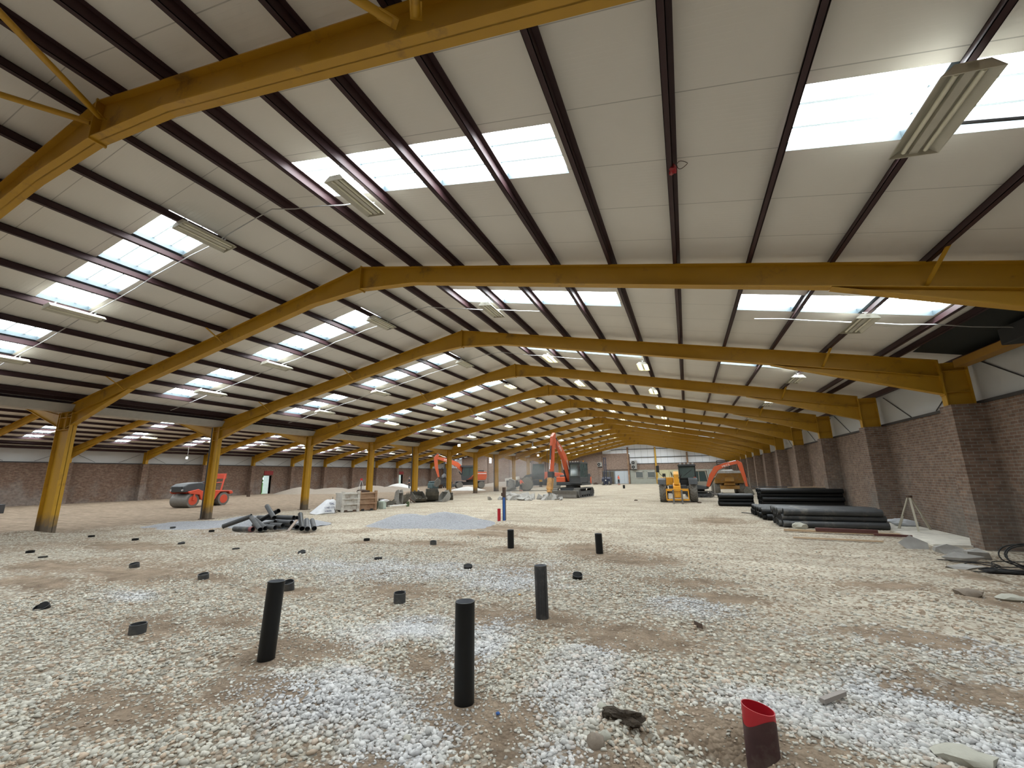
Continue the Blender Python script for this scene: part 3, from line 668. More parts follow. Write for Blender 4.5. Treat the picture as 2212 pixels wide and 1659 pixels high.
# eaves beams and valley gutter
for x, lb in ((6.32, 'dark eaves beam above the right brick wall'), (-45.58, 'dark eaves beam above the left brick wall')):
    g = G(); g.box(x - .06, x + .06, YB, YE, 4.17, 4.33); tag(obj('eaves_beam', g, PURL), lb, 'beam')
g = G(); g.prism([(-20.25, 4.32), (-20.1, 4.07), (-19.62, 4.07), (-19.45, 4.32), (-19.48, 4.32), (-19.64, 4.10), (-20.08, 4.10), (-20.22, 4.32)], 'y', YB, YE)
tag(obj('valley_gutter', g, GUTTER), 'long off-white valley gutter resting on the middle row of columns', 'gutter')
# downpipes beside some valley columns
for i, x in ((2, -20.13), (5, -20.13), (8, -20.13)):
    g = G(); g.path([(x, fr(i) - .05, 4.05), (x, fr(i) - .05, 1), (x, fr(i) - .05, -.02)], .06, 10)
    tag(obj('downpipe', g, DARK, smooth=True), 'black downpipe running down the %s middle column' % ORD[i + 1], 'downpipe')
# wind bracing tubes in the nearest bay
def brace(p, q, lb):
    g = G(); p, q = Vector(p), Vector(q); d = (q - p).normalized()
    g.tube(p, q, .038, n=14); t = obj('wind_brace', g, YEL, smooth=True); tag(t, lb, 'brace')
    e = G(); e.bar(p - d * .05, p + d * .12, .10, .016); obj('end_plate', e, YEL, t)
brace((-6.95, 2.37, 6.55), (-3.2, YB + .1, 5.9), 'yellow tubular wind brace from the nearest ridge joint towards the right')
brace((-7.2, 2.37, 6.55), (-10.0, YB + .1, 6.1), 'yellow tubular wind brace from the nearest ridge joint towards the left')
brace((-2.0, 2.3, 5.55), (-5.8, YB + .1, 6.3), 'yellow tubular wind brace leaning left from the nearest right-hand rafter')
brace((-1.75, 2.3, 5.5), (1.5, YB + .1, 4.9), 'yellow tubular wind brace leaning right from the nearest right-hand rafter')

# black sheeted strip and duct at the right eaves
g = G(); g.add([(4.9, fr(1) + .1, ztop(4.9) + .155), (XW + .15, fr(1) + .1, ztop(XW + .15) + .155), (XW + .15, fr(2) - .1, ztop(XW + .15) + .155), (5.35, fr(2) - .1, ztop(5.35) + .155)], [(0, 1, 2, 3)])
tag(obj('roof_sheet', g, LINERD), 'black bare roof sheet at the right eaves, without a white liner', 'roof sheet')
g = G(); g.box(5.75, XW - .02, 8.3, 10.6, 3.98, 4.3); t = obj('duct_box', g, BLACK, bevel=.02); tag(t, 'black duct box under the right eaves', 'duct')
g = G(); g.box(5.95, 6.2, 10.62, 12.6, 4.0, 4.16); t = obj('timber_packer', g, mat('ochre_packer', (.30, .15, .02))); tag(t, 'ochre beam piece behind the black duct box', 'beam')
g = G(); g.path([(XW - .05, 10.4 - .1 * i, 4.05 - .2 * i + .12 * math.sin(i)) for i in range(6)], .015, 6); tag(obj('hanging_cable', g, BLACK), 'black cable hanging under the duct box at the right wall', 'cable')
g = G(); g.box(XW - .12, XW - .02, 10.2, 10.6, 3.0, 3.16); tag(obj('junction_box', g, WHITE, bevel=.01), 'small white box on the right wall at the brick top', 'box')

# ------------------------------------------------------------------ fluorescent fittings
LN = .50
def make_light(lit):
    t = bpy.data.objects.new('light_fitting', None); COL.objects.link(t)
    g = G()   # white trough reflector, open below, local y along the tubes
    g.prism([(-.20, -.06), (-.19, -.06), (-.105, .015), (.105, .015), (.19, -.06), (.20, -.06), (.11, .03), (-.11, .03)], 'y', -LN, LN)
    for y in (-LN, LN - .01): g.prism([(-.195, -.06), (-.11, .02), (.11, .02), (.195, -.06)], 'y', y, y + .01)
    obj('reflector', g, FITT, t)
    b = G(); b.box(-.035, .035, -LN, LN, -.035, .014); obj('batten', b, FITT, t)
    for x in (-.085, .085):
        u = G(); u.tube((x, -LN + .04, -.028), (x, LN - .04, -.028), .02, n=10); obj('fluorescent_tube', u, TUBEON if lit else TUBEOFF, t, smooth=True)
    for y in (-.36, .36):
        h = G(); h.box(-.012, .012, y - .012, y + .012, .03, .11); h.box(-.05, .05, y - .01, y + .01, .10, .11); obj('hanger', h, ALU, t)
    return t
PRO = {True: make_light(True), False: make_light(False)}
used = {True: False, False: False}
def put_light(x, y, lit, label, ridge=XR, group=None):
    o = PRO[lit] if not used[lit] else dup(PRO[lit]); used[lit] = True
    z = ZR - K * abs(x - ridge) - .11
    o.location = (x, y, z); o.rotation_euler = (0, math.atan(K) * (1 if x > ridge else -1) * .6, 0)
    tag(o, label, 'ceiling light', group)
rows = [(-4.65, 'upper right'), (-1.12, 'middle right'), (2.4, 'lower right'), (-8.5, 'upper left'), (-12.95, 'middle left'), (-16.3, 'lower left')]
for i in range(0, 13):
    for x, nm in rows:
        if nm == 'middle right' and i < 2: continue
        lit = i >= 2 and not (nm == 'lower right') and not (nm == 'lower left' and i < 3) and not (nm == 'middle left' and i < 3)
        if i == 2 and nm in ('upper left',): lit = False
        xx = 3.5 if (nm == 'lower right' and i > 0) else x
        yy = fr(i) + {0: 2.3, 1: 2.45}.get(i, 2.75) + (-.35 if nm == 'lower right' and i == 0 else 0)
        put_light(xx, yy, lit, '%s twin-tube light, %s row of the main roof, %s bay from the viewer' % ('lit' if lit else 'unlit', nm, ORD[i].replace('nearest', 'first')))
for i in range(2, 12):
    for x, nm in ((-25.5, 'right'), (-40.5, 'left')):
        lit = i in (3, 4, 6, 8, 9) 
        put_light(x, fr(i) + 2.75, lit, '%s twin-tube light on the %s slope of the left hall roof, %s bay' % ('lit' if lit else 'unlit', nm, ORD[i]), XL)
def flood(p, lb):
    t = thing('flood_lamp', lb, 'lamp', p, scale=.7)
    g = G(); g.box(-.2, .2, -.06, .06, -.2, .12); obj('lamp_housing', g, ALU, t, bevel=.02)
    g = G(); g.box(-.17, .17, -.075, -.062, -.17, .09); obj('lamp_lens', g, LAMPON, t)
    g = G(); g.bar((0, 0, .12), (0, 0, (ZR - K * abs(p[0] - (XR if p[0] > XV else XL)) - p[2] + .1) * 1.43), .03); obj('hanger', g, ALU, t)
flood((-43.3, 25.6, 3.75), 'small square lamp glowing under the left eaves of the left hall')
flood((-18.2, 32.6, 4.35), 'small square lamp under the roof beside the fifth middle column')
flood((-18.3, 54.4, 4.3), 'small square lamp under the roof above the orange loader')
g = G(); g.tube((-32.2, 69, 3.9), (-32.2, 69, 5.3), .17, n=12); g.bar((-32.2, 69, 5.2), (-32.2, 69, 6.8), .03); tag(obj('tube_lamp', g, LAMPON, smooth=True), 'glowing upright tube lamp on the far brick wall of the left hall', 'lamp')
g = G(); g.tube((-32.5, 54, 4.9), (-30.4, 54, 4.9), .10, n=10); g.bar((-32.2, 54, 4.9), (-32.2, 54, 6.8), .03); g.bar((-30.7, 54, 4.9), (-30.7, 54, 6.5), .03); tag(obj('tube_lamp', g, LAMPON, smooth=True), 'glowing level tube lamp above the wheeled excavator', 'lamp')
# conduits
def conduit(pts, lb, m=ALU, r=.011):
    g = G(); g.path(pts, r, 6); tag(obj('cable_conduit', g, m, smooth=True), lb, 'conduit')
def run(xs, y, dz=-.03): return [(x, y + .02 * math.sin(x * 2), ZR - K * abs(x - XR) + dz - .03 * abs(math.sin(x * 2.7))) for x in xs]
conduit(run(np.arange(-4.6, -19.3, -.6), 5.02), 'thin pale cable conduit crossing the roof between the lights of the first bay')
conduit(run(np.arange(-3.3, -19.3, -.6), 10.3), 'thin pale cable conduit crossing the roof between the lights of the second bay')
conduit(run(np.arange(2.6, 5.9, .5), 4.62, -.06), 'dark conduit running right from the nearest lower-right light', DARK, .018)
conduit(run(np.arange(1.7, 6.3, .5), 10.2, -.04), 'thin conduit running to the right eaves in the second bay', ALU)
conduit(run(np.arange(-3.3, -19.3, -.7), 15.6), 'thin pale cable conduit crossing the roof in the third bay')
# red ribbon knotted round a purlin
t = thing('ribbon_knot', 'red ribbon and wire loop tied round a purlin overhead', 'ribbon', (.18, 5.0, 5.41))
g = G(); g.lump((0, 0, 0), (.045, .07, .06), 3, rough=.6); obj('knot', g, REDP, t, smooth=True)
g = G(); g.path([(.03, 0, 0)] + [(.12 + .06 * math.cos(a), .02 * math.sin(a * 2), .03 + .05 * math.sin(a)) for a in np.linspace(3.1, 9, 14)], .004, 5); obj('wire_loop', g, RUSTB, t)
# hanging sheet and drop post under the eighth frame
g = G(); g.rbox((-16.4, 43.9, 6.0), (2.2, .5, .03), Matrix.Rotation(-.2, 3, 'Y')); tag(obj('loose_sheet', g, CREAMP), 'loose cream sheet hanging under the roof above the orange excavator arm', 'sheet')
g = G(); g.box(-15.5, -15.36, 44.0, 44.1, 4.75, 6.1); tag(obj('drop_post', g, ALU), 'short pale post hanging beside the loose cream sheet', 'post')

# ------------------------------------------------------------------ standing pipes
def stand_pipe(x, y, h, lean, lb, r=.078, m=BPIPE, rim=PIPEIN):
    z = hz(x, y); t = thing('standing_pipe', lb, 'pipe', (x, y, z - .02))
    top = Vector((lean[0], lean[1], h + .02))
    g = G(); g.pipe((0, 0, -.05), top, r, .007, 28); obj('pipe_wall', g, m, t, smooth=True)
    c = G(); c.pipe(top * .35, top * .998, r - .0072, .0008, 28); obj('bore', c, rim, t, smooth=True)
    return t
stand_pipe(-3.92, 3.28, .70, (.02, .02), 'upright black plastic pipe leaning slightly, leftmost of the three tall near pipes')
stand_pipe(-1.75, 3.26, .715, (.0, .0), 'tall upright black plastic pipe, closest to the viewer')
t = stand_pipe(-1.79, 5.32, .60, (-.01, 0), 'upright black pipe with grey streaks and a notched foot, right of the closest pipe', m=mat('streaked_black_pipe', (.028, .029, .031), .5, var=.6, scale=12, dirt=(.14, .13, .12), dirt_amt=.2))
g = G()
for a in (-1.9, -1.2, -.6): g.box(.0795 * math.cos(a) - .004, .0795 * math.cos(a) + .004, .0795 * math.sin(a) - .003, .0795 * math.sin(a) + .003, .05, .55)
obj('streak', g, DARK, t, kind='stuff')
stand_pipe(-4.07, 9.86, .42, (0, 0), 'short upright black pipe, left one of the pair farther back')
stand_pipe(-1.92, 9.72, .41, (-.01, 0), 'short upright black pipe, right one of the pair farther back')
stand_pipe(-7.12, 52.9, .40, (0, 0), 'tiny upright black pipe far off on the pale floor', r=.13)
CAPL = ['flat black pipe stub in the gravel at the far left edge, nearest row', 'black pipe stub standing in soil left of the leaning tall pipe', 'black pipe stub up and left of the leaning tall pipe', 'black pipe stub just behind the leaning tall pipe', 'open black pipe stub left of the streaked pipe', 'small black pipe stub on grey gravel behind the closest pipe', 'black pipe stub with a torn rim right of the streaked pipe', 'flat black pipe stub on grey gravel, in the middle distance', 'tilted flat black pipe stub left of the middle of the floor', 'small black pipe stub in front of the pale gravel heap', 'black pipe stub in brown soil by the right end of the gravel heap', 'black pipe stub far left on pale stone', 'slightly tilted black pipe stub in the left gravel', 'black pipe stub on grey gravel left of the offcut pile', 'black pipe stub beside the foot of the widest yellow column', 'black pipe stub at the left foot of the grey gravel heap', 'black pipe stub just left of the pipe offcut pile', 'thin black pipe rim in front of the offcut pile', 'thin black pipe rim nearly buried at the left', 'thin black pipe rim nearly buried in the left middle ground']
for (x, y, h, tl), lb in zip(CAPS, CAPL):
    z = hz(x, y); t = thing('pipe_stub', lb, 'pipe stub', (x, y, z)); top = Vector((tl * .1, -tl * .2, h)); r = .082
    g = G(); g.pipe((0, 0, -.04), top, r, .008, 24); obj('pipe_wall', g, GPIPE if h > .07 else BPIPE, t, smooth=True)
    g = G(); g.tube((0, 0, h * .25), top * .62, r - .009, r - .009, 20); obj('plug', g, BPIPE, t)
# red slanted duct in its hole
t = thing('red_duct', 'short red duct with an oval slanted mouth and mud-smeared side', 'duct', (.275, 3.40, -.06))
def oval(g, ra, rb, z0, z1, slant, n=36, th=.005, zc=None):
    vs = []
    for (a_, b_, top) in ((ra, rb, 0), (ra, rb, 1), (ra - th, rb - th, 1), (ra - th, rb - th, 0)):
        for i in range(n):
            an = 2 * math.pi * i / n; x, y = a_ * math.cos(an), b_ * math.sin(an)
            z = z0 if not top else z1 + slant * x
            vs.append((x + (.012 * z), y, z))
    fs = [(k * n + i, k * n + (i + 1) % n, ((k + 1) % 4) * n + (i + 1) % n, ((k + 1) % 4) * n + i) for k in range(4) for i in range(n)]
    g.add(vs, fs)
g = G(); oval(g, .094, .082, -.05, .30, -.18); obj('duct_wall', g, REDP, t, smooth=True)
g = G(); n = 36; vs = []
for k in range(2):
    for i in range(n):
        an = 2 * math.pi * i / n; x, y = .0955 * math.cos(an), .0835 * math.sin(an)
        zt = .30 - .18 * x - .035 - .03 * math.sin(an * 2 + 1) * (1 if k else 0) - .055 * max(0, math.cos(an - 4.1))
        vs.append((x + .012 * (zt if k else -.05), y, zt if k else -.05))
g.add(vs, [(i, (i + 1) % n, n + (i + 1) % n, n + i) for i in range(n)]); obj('mud_coat', g, REDDIRT, t, smooth=True)
# brown post with blue and red ducts
g = G(); g.box(-.05, .05, -.06, .06, -.2, 1.20); g.box(-.11, -.05, -.04, .04, .88, 1.0)
t = obj('steel_post', g, RUSTB, bevel=.006); t.location = (-6.50, 15.15, hz(-6.5, 15.15)); tag(t, 'brown rusty steel post standing behind the blue and red ducts', 'post')
g = G(); g.pipe((0, 0, -.05), (0, 0, .83), .045, .005, 18); t = obj('blue_duct', g, BLUEP, smooth=True); t.location = (-6.455, 15.02, hz(-6.46, 15)); tag(t, 'upright blue plastic duct strapped to the rusty post', 'duct')
g = G(); g.pipe((0, 0, -.05), (0, 0, .44), .06, .005, 18); t = obj('red_duct', g, REDP, smooth=True); t.location = (-6.63, 14.95, hz(-6.63, 14.95)); tag(t, 'short upright red duct at the foot of the rusty post', 'duct')

# pile of pipe offcuts
OFF = [(-15.24, 10.50, .08, -14.40, 10.90, .41), (-14.38, 10.30, .08, -13.49, 10.30, .09), (-13.00, 10.20, .10, -14.42, 10.90, .39), (-12.90, 10.30, .12, -14.08, 10.80, .32), (-13.16, 10.80, .40, -14.19, 11.30, .74), (-13.47, 11.20, .61, -14.37, 11.20, .25), (-14.59, 11.30, .33, -13.80, 11.30, .34), (-12.97, 10.70, .27, -13.73, 10.70, .14), (-12.58, 10.40, .14, -13.2, 10.45, .16), (-12.49, 10.60, .18, -13.1, 10.66, .18), (-12.71, 11.20, .39, -13.51, 11.20, .39), (-12.82, 11.42, .36, -13.41, 11.5, .36), (-12.47, 10.92, .25, -13.26, 11.0, .24), (-11.63, 10.60, .14, -12.54, 11.30, .51), (-11.40, 10.60, .13, -12.33, 11.40, .30), (-11.27, 10.75, .12, -12.29, 11.60, .26), (-12.95, 10.95, .12, -13.7, 11.05, .1), (-12.5, 11.2, .12, -13.4, 11.3, .12), (-13.95, 11.0, .12, -14.5, 11.1, .12), (-12.3, 11.0, .1, -12.9, 11.6, .1)]
OL = ['longest black pipe offcut, lying far out left and propped up at its back end', 'short black pipe offcut with a red collar, lying in front', 'black pipe offcut in front, sloping up from its open end by the red collar', 'black pipe offcut resting just right of the sloping front one', 'black pipe offcut sticking highest out of the pile', 'black pipe offcut pointing up right behind the highest one', 'black pipe offcut lying level at the back left of the pile', 'black pipe offcut with a slit end in the middle of the pile', 'black pipe offcut lying low in the front middle of the pile', 'black pipe offcut with its open end in the front middle', 'black pipe offcut lying on top at the back right', 'black pipe offcut behind the top right one', 'black pipe offcut under the top right ones', 'glossy black pipe offcut standing propped at the right of the pile', 'black pipe offcut leaning next to the glossy one', 'rightmost black pipe offcut of the pile', 'buried black pipe offcut at the heart of the pile', 'buried black pipe offcut under the right half of the pile', 'buried black pipe offcut under the left half of the pile', 'buried black pipe offcut at the back of the pile']
for k, (p, lb) in enumerate(zip(OFF, OL)):
    a, b_ = Vector(p[:3]), Vector(p[3:]); c = a; zz = hz(c.x, c.y)
    t = thing('pipe_offcut', lb, 'pipe', (a.x, a.y, a.z + zz))
    g = G(); g.pipe((0, 0, 0), b_ - a, .077, .006, 22); obj('pipe_wall', g, BPIPE if k in (13, 5) else GPIPE, t, smooth=True)
    if k == 1: g = G(); d = (b_ - a); g.pipe(d * .87, d * 1.01, .084, .012, 22); obj('red_collar', g, mat('faded_red_collar', (.22, .07, .07)), t, smooth=True)
g = G(); g.bar((-12.02, 10.42, .05), (-12.11, 10.8, .36), .10, .02); tag(obj('timber_plank', g, mat('grey_plank', (.26, .20, .16))), 'short grey-brown plank leaning on the pipe offcuts', 'plank')

# stacks of long pipes by the right wall
def long_pipe(x0, x1, y, z, r, lb, m):
    t = thing('long_pipe', lb, 'pipe', (x0, y, z))
    g = G(); g.pipe((0, 0, 0), (x1 - x0, 0, 0), r, .008, 18); obj('pipe_wall', g, m, t, smooth=True)
    c = G(); c.pipe((.0, 0, 0), (.16, 0, 0), r + .008, .010, 18); obj('socket_end', c, m, t, smooth=True)
def stack(nm, x0, x1, y0, ny, nz, r, m, slant=0.0, jit=.08):
    k = 0; q = 0
    for iz in range(nz):
        for iy in range(ny - iz % 2):
            y = y0 + (iy + .5 * (iz % 2)) * 2.06 * r; z = r + iz * 1.78 * r + .02
            a, b_ = rnd.uniform(-jit, jit) + slant * iy, rnd.uniform(-jit, jit)
            lay = ['bottom', 'second', 'third', 'fourth', 'fifth'][iz] if iz < nz - 1 else 'top'
            long_pipe(x0 + a, x1 + b_, y, z, r, 'long %s pipe of the %s stack, %s layer, %s from the near side' % ('dusty black' if m is GPIPE else 'black', nm, lay, ORD[iy].replace('nearest', 'first')), m)
stack('nearest right-hand', 2.62, 5.22, 15.9, 7, 3, .10, GPIPE, slant=-.012)
stack('flat middle', 2.45, 5.6, 18.0, 14, 2, .10, BPIPE, slant=-.004)
stack('tall rear', 3.1, 6.25, 23.0, 7, 5, .10, BPIPE, jit=.04)
stack('short left rear', 1.42, 3.0, 24.9, 5, 3, .105, BPIPE, jit=.02)
t = obj('boulder', G().lump((0, 0, 0), (.21, .12, .12), 5, 2, .5), ROCKL); t.location = (2.98, 15.45, .09); tag(t, 'pale boulder lying against the nearest pipe stack', 'boulder')
def plank(p, q, w, h, m, lb, nm='timber_plank'): g = G(); g.bar(p, q, w, h); tag(obj(nm, g, m), lb, 'plank' if 'plank' in nm else 'beam')
plank((2.45, 14.85, .05), (5.0, 14.5, .05), .12, .05, WOOD, 'pale timber plank on the ground before the nearest pipe stack')
plank((3.2, 14.72, .10), (4.55, 14.55, .10), .12, .09, REDST, 'red oxide steel length resting by the pale plank', 'steel_length')
plank((4.4, 14.35, .05), (5.15, 14.25, .05), .07, .05, REDST, 'thin red oxide bar at the right end of the pale plank', 'steel_bar')
plank((2.4, 13.4, .03), (4.2, 13.2, .03), .09, .03, WOOD, 'thin timber strip lying on the floor nearer than the pipe stack')
plank((3.0, 25.0, .98), (4.6, 24.2, .99), .2, .03, DARK, 'dark board lying on top of the tall rear pipe stack')
plank((4.3, 23.6, .98), (6.1, 23.6, .99), .16, .03, WOOD, 'pale board lying on top of the tall rear pipe stack')
plank((2.0, 20.9, .03), (2.6, 20.0, .03), .03, .03, DARK, 'thin dark strip on the floor left of the flat pipe stack')
plank((-.08, 5.66, .02), (-.0, 5.48, .05), .008, .05, RUSTB, 'rusty metal shard sticking out of the gravel', 'metal_shard')
plank((.77, 4.13, .04), (.95, 4.3, .05), .04, .03, mat('grey_stick', (.25, .22, .2)), 'short grey stick lying in the gravel at the right', 'timber_stick')

# concrete strip along the right wall, rubble, cable tangle
g = G(); g.prism([(5.05, 13.02), (5.75, 13.02), (5.75, 13.15), (6.34, 13.15), (6.34, 17.84), (5.75, 17.84), (5.75, 18.36), (6.34, 18.36), (6.34, 22), (5.9, 22), (5.35, 17.0)], 'z', -.3, .035)
tag(obj('concrete_strip', g, CONC, bevel=.01), 'pale concrete strip along the foot of the right wall', 'slab')
for k, (x, y, sx, sy, sz, lb) in enumerate([(4.5, 12.6, .3, .2, .12, 'rubble lump at the left end of the dug strip'), (5.0, 12.3, .34, .16, .12, 'grey rubble block below the concrete strip'), (5.35, 12.0, .22, .16, .12, 'pale square rubble block before the brick pier'), (4.85, 11.7, .3, .12, .08, 'flat brown rubble piece right of the track'), (4.3, 10.2, .26, .12, .04, 'low rubble piece at the end of the cable tangle')]):
    t = obj('rubble_block', G().lump((0, 0, 0), (sx, sy, sz * 1.2), k + 3, 1, 1.2), CONCB); t.location = (x, y, hz(x, y) + sz * .35); tag(t, lb, 'rubble')
t = thing('cable_tangle', 'tangle of black cable loops and hoops by the right wall', 'cables', (4.9, 10.9, hz(4.9, 10.9) + .02))
for k in range(9):
    g = G(); r = rnd.uniform(.22, .6); cx, cy_ = rnd.uniform(-.3, .95), rnd.uniform(-.35, .35); tl = rnd.uniform(0, .35) if k > 2 else rnd.uniform(.9, 1.3)
    pts = [(cx + r * math.cos(a), cy_ + r * .5 * math.sin(a) * math.cos(tl), .02 + (.5 * r + .5 * r * math.sin(a)) * math.sin(tl) + .012 * math.sin(a * 3 + k) + .02) for a in np.linspace(0, 6.1, 26)]
    g.path(pts, .009 if k > 2 else .012, 6); obj('cable_loop', g, BLACK, t, smooth=True)
g = G(); g.box(-.1, .95, -.25, .0, .0, .03); obj('black_mat', g, BLACK, t)
# white sack and surveyor's legs at the wall
g = G(); g.lump((0, 0, 0), (.36, .15, .11), 2, 3, .25); t = obj('white_sack', g, mat('pale_grey_sack', (.48, .5, .53), .8, bump=.4)); t.location = (5.95, 16.9, .13); t.rotation_euler = (0, .08, -.25); tag(t, 'pale grey full sack lying against the right wall', 'sack')
def tripod(loc, h, sp, lb, m, head=None, rot=0.0):
    t = thing('tripod', lb, 'tripod', loc, rot)
    for k in range(3):
        a = k * 2.094 + .3; g = G(); g.bar((sp * math.cos(a), sp * math.sin(a), 0), (.03 * math.cos(a), .03 * math.sin(a), h), .045, .03); g.bar((sp * math.cos(a) * .97, sp * math.sin(a) * .97, .0), (sp * math.cos(a) * .6, sp * math.sin(a) * .6, h * .4), .03, .05); obj('leg', g, m, t)
    g = G(); g.tube((0, 0, h - .03), (0, 0, h + .03), .07, n=12); obj('tripod_head', g, head or m, t)
    return t
tripod((5.86, 15.9, .03), .92, .40, 'wooden surveying tripod standing against the right brick wall', mat('pale_tripod_wood', (.45, .42, .33)), RUSTB)
t = tripod((-34.1, 38.7, hz(-34.1, 38.7)), 1.35, .5, 'surveying tripod with a red-topped instrument in the left hall', ALU)
g = G(); g.box(-.09, .09, -.09, .09, 1.38, 1.6); obj('instrument', g, REDP, t); g = G(); g.bar((0, 0, 0), (0, 0, 1.3), .06); obj('staff', g, DARK, t)

# ------------------------------------------------------------------ gravel heaps
def heap_mat(nm, col):
    m = bpy.data.materials.new(nm); m.use_nodes = True; nt = m.node_tree; b = nt.nodes['Principled BSDF']; b.inputs['Roughness'].default_value = .95
    g = nd(nt, 'ShaderNodeNewGeometry'); v = nd(nt, 'ShaderNodeTexVoronoi', Scale=45.0); nt.links.new(g.outputs['Position'], v.inputs['Vector'])
    s = nd(nt, 'ShaderNodeSeparateColor'); nt.links.new(v.outputs['Color'], s.inputs[0])
    x = nd(nt, 'ShaderNodeMix', data_type='RGBA'); x.inputs['A'].default_value = (*(Vector(col) * .75), 1); x.inputs['B'].default_value = (*(Vector(col) * 1.2), 1)
    nt.links.new(s.outputs[0], x.inputs['Factor']); nt.links.new(x.outputs['Result'], b.inputs['Base Color'])
    bp = nd(nt, 'ShaderNodeBump', Strength=.7, Distance=.02); nt.links.new(v.outputs['Distance'], bp.inputs['Height']); bp.invert = True; nt.links.new(bp.outputs['Normal'], b.inputs['Normal'])
    return m
def heap(peaks, cx, cy_, R_, m, lb, st=.1, cut=.02):
    g = G(); n = int(2 * R_ / st); idx = {}
    xs = cx + (np.arange(n + 1) / n * 2 - 1) * R_; ys = cy_ + (np.arange(n + 1) / n * 2 - 1) * R_
    X, Y = np.meshgrid(xs, ys, indexing='ij'); Hh = np.full_like(X, -1.0)
    for px, py, ph, rx, ry in peaks:
        d = np.sqrt(((X - px) / rx) ** 2 + ((Y - py) / ry) ** 2); Hh = np.maximum(Hh, ph * (1 - d) - .18 * ph * np.exp(-(d / .18) ** 2))
    Hh = Hh + (fbm(X, Y, 1.6, 40) - .5) * .12 + (fbm(X, Y, 7, 41) - .5) * .035
    Z = height(X, Y) + np.maximum(Hh, -.06)
    vs = [(X[i, j], Y[i, j], Z[i, j]) for i in range(n + 1) for j in range(n + 1)]
    fs = [(i * (n + 1) + j, (i + 1) * (n + 1) + j, (i + 1) * (n + 1) + j + 1, i * (n + 1) + j + 1) for i in range(n) for j in range(n) if max(Hh[i, j], Hh[i + 1, j + 1], Hh[i + 1, j], Hh[i, j + 1]) > -.03]
    keep = sorted({v for f in fs for v in f}); mp = {v: k for k, v in enumerate(keep)}
    g.add([vs[v] for v in keep], [tuple(mp[v] for v in f) for f in fs])
    tag(obj('gravel_heap', g, m, smooth=True), lb, 'gravel heap', kind='stuff')
GH = heap_mat('blue_grey_gravel', (.30, .305, .325)); GW = heap_mat('white_gravel', (.56, .55, .53)); GB = heap_mat('brown_spoil', (.27, .225, .18))
heap([(-9.6, 13.5, .50, 1.5, 1.3), (-8.3, 13.9, .50, 1.9, 1.4), (-7.6, 13.3, .2, 1.2, .8)], -8.6, 13.4, 2.9, GH, 'low blue-grey gravel heap in the middle of the floor')
heap([(-15.7, 12.2, .36, 2.6, 1.4), (-17.5, 11.0, .14, 2.2, 1.2), (-14.2, 12.2, .3, 2.0, 1.2)], -16.0, 11.6, 3.6, GH, 'pale grey gravel heap behind the pipe offcuts')
heap([(-38.6, 51.5, 1.0, 2.6, 2.2), (-37.0, 51.0, .55, 2.0, 1.6)], -37.6, 51.5, 4.2, GW, 'bright white gravel heap in the far left hall', .25)
heap([(-38, 38.5, .75, 4.5, 2.6), (-41.5, 37.0, .9, 3.2, 2.2), (-36, 42.5, .9, 5, 2.4), (-35, 45.5, .7, 4, 2)], -38, 41, 8, GB, 'long brown-grey spoil heap along the left hall floor', .35)
heap([(-25.0, 47, .55, 2.4, 1.4)], -25, 47, 3, GW, 'small pale gravel heap before the wheeled excavator', .2)
heap([(-28, 66, .9, 6, 2.5), (-34, 64, .6, 5, 2)], -31, 65, 9.5, GB, 'brown spoil bank along the foot of the far wall', .5)
# broken concrete around the breaker
RUB = [(-12.1, 29.2, .62), (-11.4, 29.3, .66), (-11.7, 28.9, .6), (-9.3, 29.6, .6), (-9.0, 29.8, .5), (-11.0, 29.4, .5), (-12.6, 28.6, .28), (-12.2, 29.0, .5), (-11.6, 28.7, .55), (-11.1, 28.9, .42), (-10.7, 28.5, .5), (-10.4, 29.3, .4), (-12.0, 29.8, .4), (-11.3, 29.8, .48), (-10.3, 28.2, .3), (-9.3, 28.9, .35), (-9.2, 29.8, .5), (-8.8, 29.4, .4), (-9.5, 30.2, .42), (-8.5, 29.7, .28), (-13.3, 28.4, .2), (-12.9, 29.3, .3), (-10.0, 30.0, .45), (-8.2, 29.0, .16)]
for k, (x, y, r) in enumerate(sorted(RUB)):
    t = obj('concrete_chunk', G().lump((0, 0, 0), (r, r * .7, r * .6), k + 11, 1, 1.1), CONCB); t.location = (x, y, hz(x, y) + r * .22); t.rotation_euler = (rnd.uniform(-.4, .4), rnd.uniform(-.4, .4), rnd.uniform(0, 3)); tag(t, 'broken grey concrete chunk, %s from the left in the rubble at the breaker tip' % ORD[k].replace('nearest', 'first'), 'concrete chunk', 'broken concrete at the breaker')
# near rocks
for (x, y, rad, m, lb, sd) in [(-.70, 3.08, (.055, .05, .045), ROCK, 'round brown cobble near the bottom edge, largest by the dark clod', 2), (-.655, 3.17, (.04, .03, .03), ROCKL, 'pale cobble touching the round brown one', 3), (-.74, 3.52, (.045, .035, .025), ROCKL, 'pale flat stone left of the dark soil clod', 4), (1.38, 3.73, (.15, .10, .05), ROCKL, 'long pale slab stone at the lower right edge', 6), (3.35, 7.95, (.16, .09, .06), ROCK, 'brown stone ring piece lying right of the track', 7), (3.75, 7.9, (.18, .08, .05), ROCKL, 'pale stones lying beside the brown stone at right', 8), (-1.9, 2.75, (.03, .025, .02), ROCKL, 'pale cobble below the closest pipe', 9)]:
    t = obj('cobble', G().lump((0, 0, 0), rad, sd, 2, .35), m, smooth=True); t.location = (x, y, hz(x, y) + rad[2] * .5); tag(t, lb, 'stone')
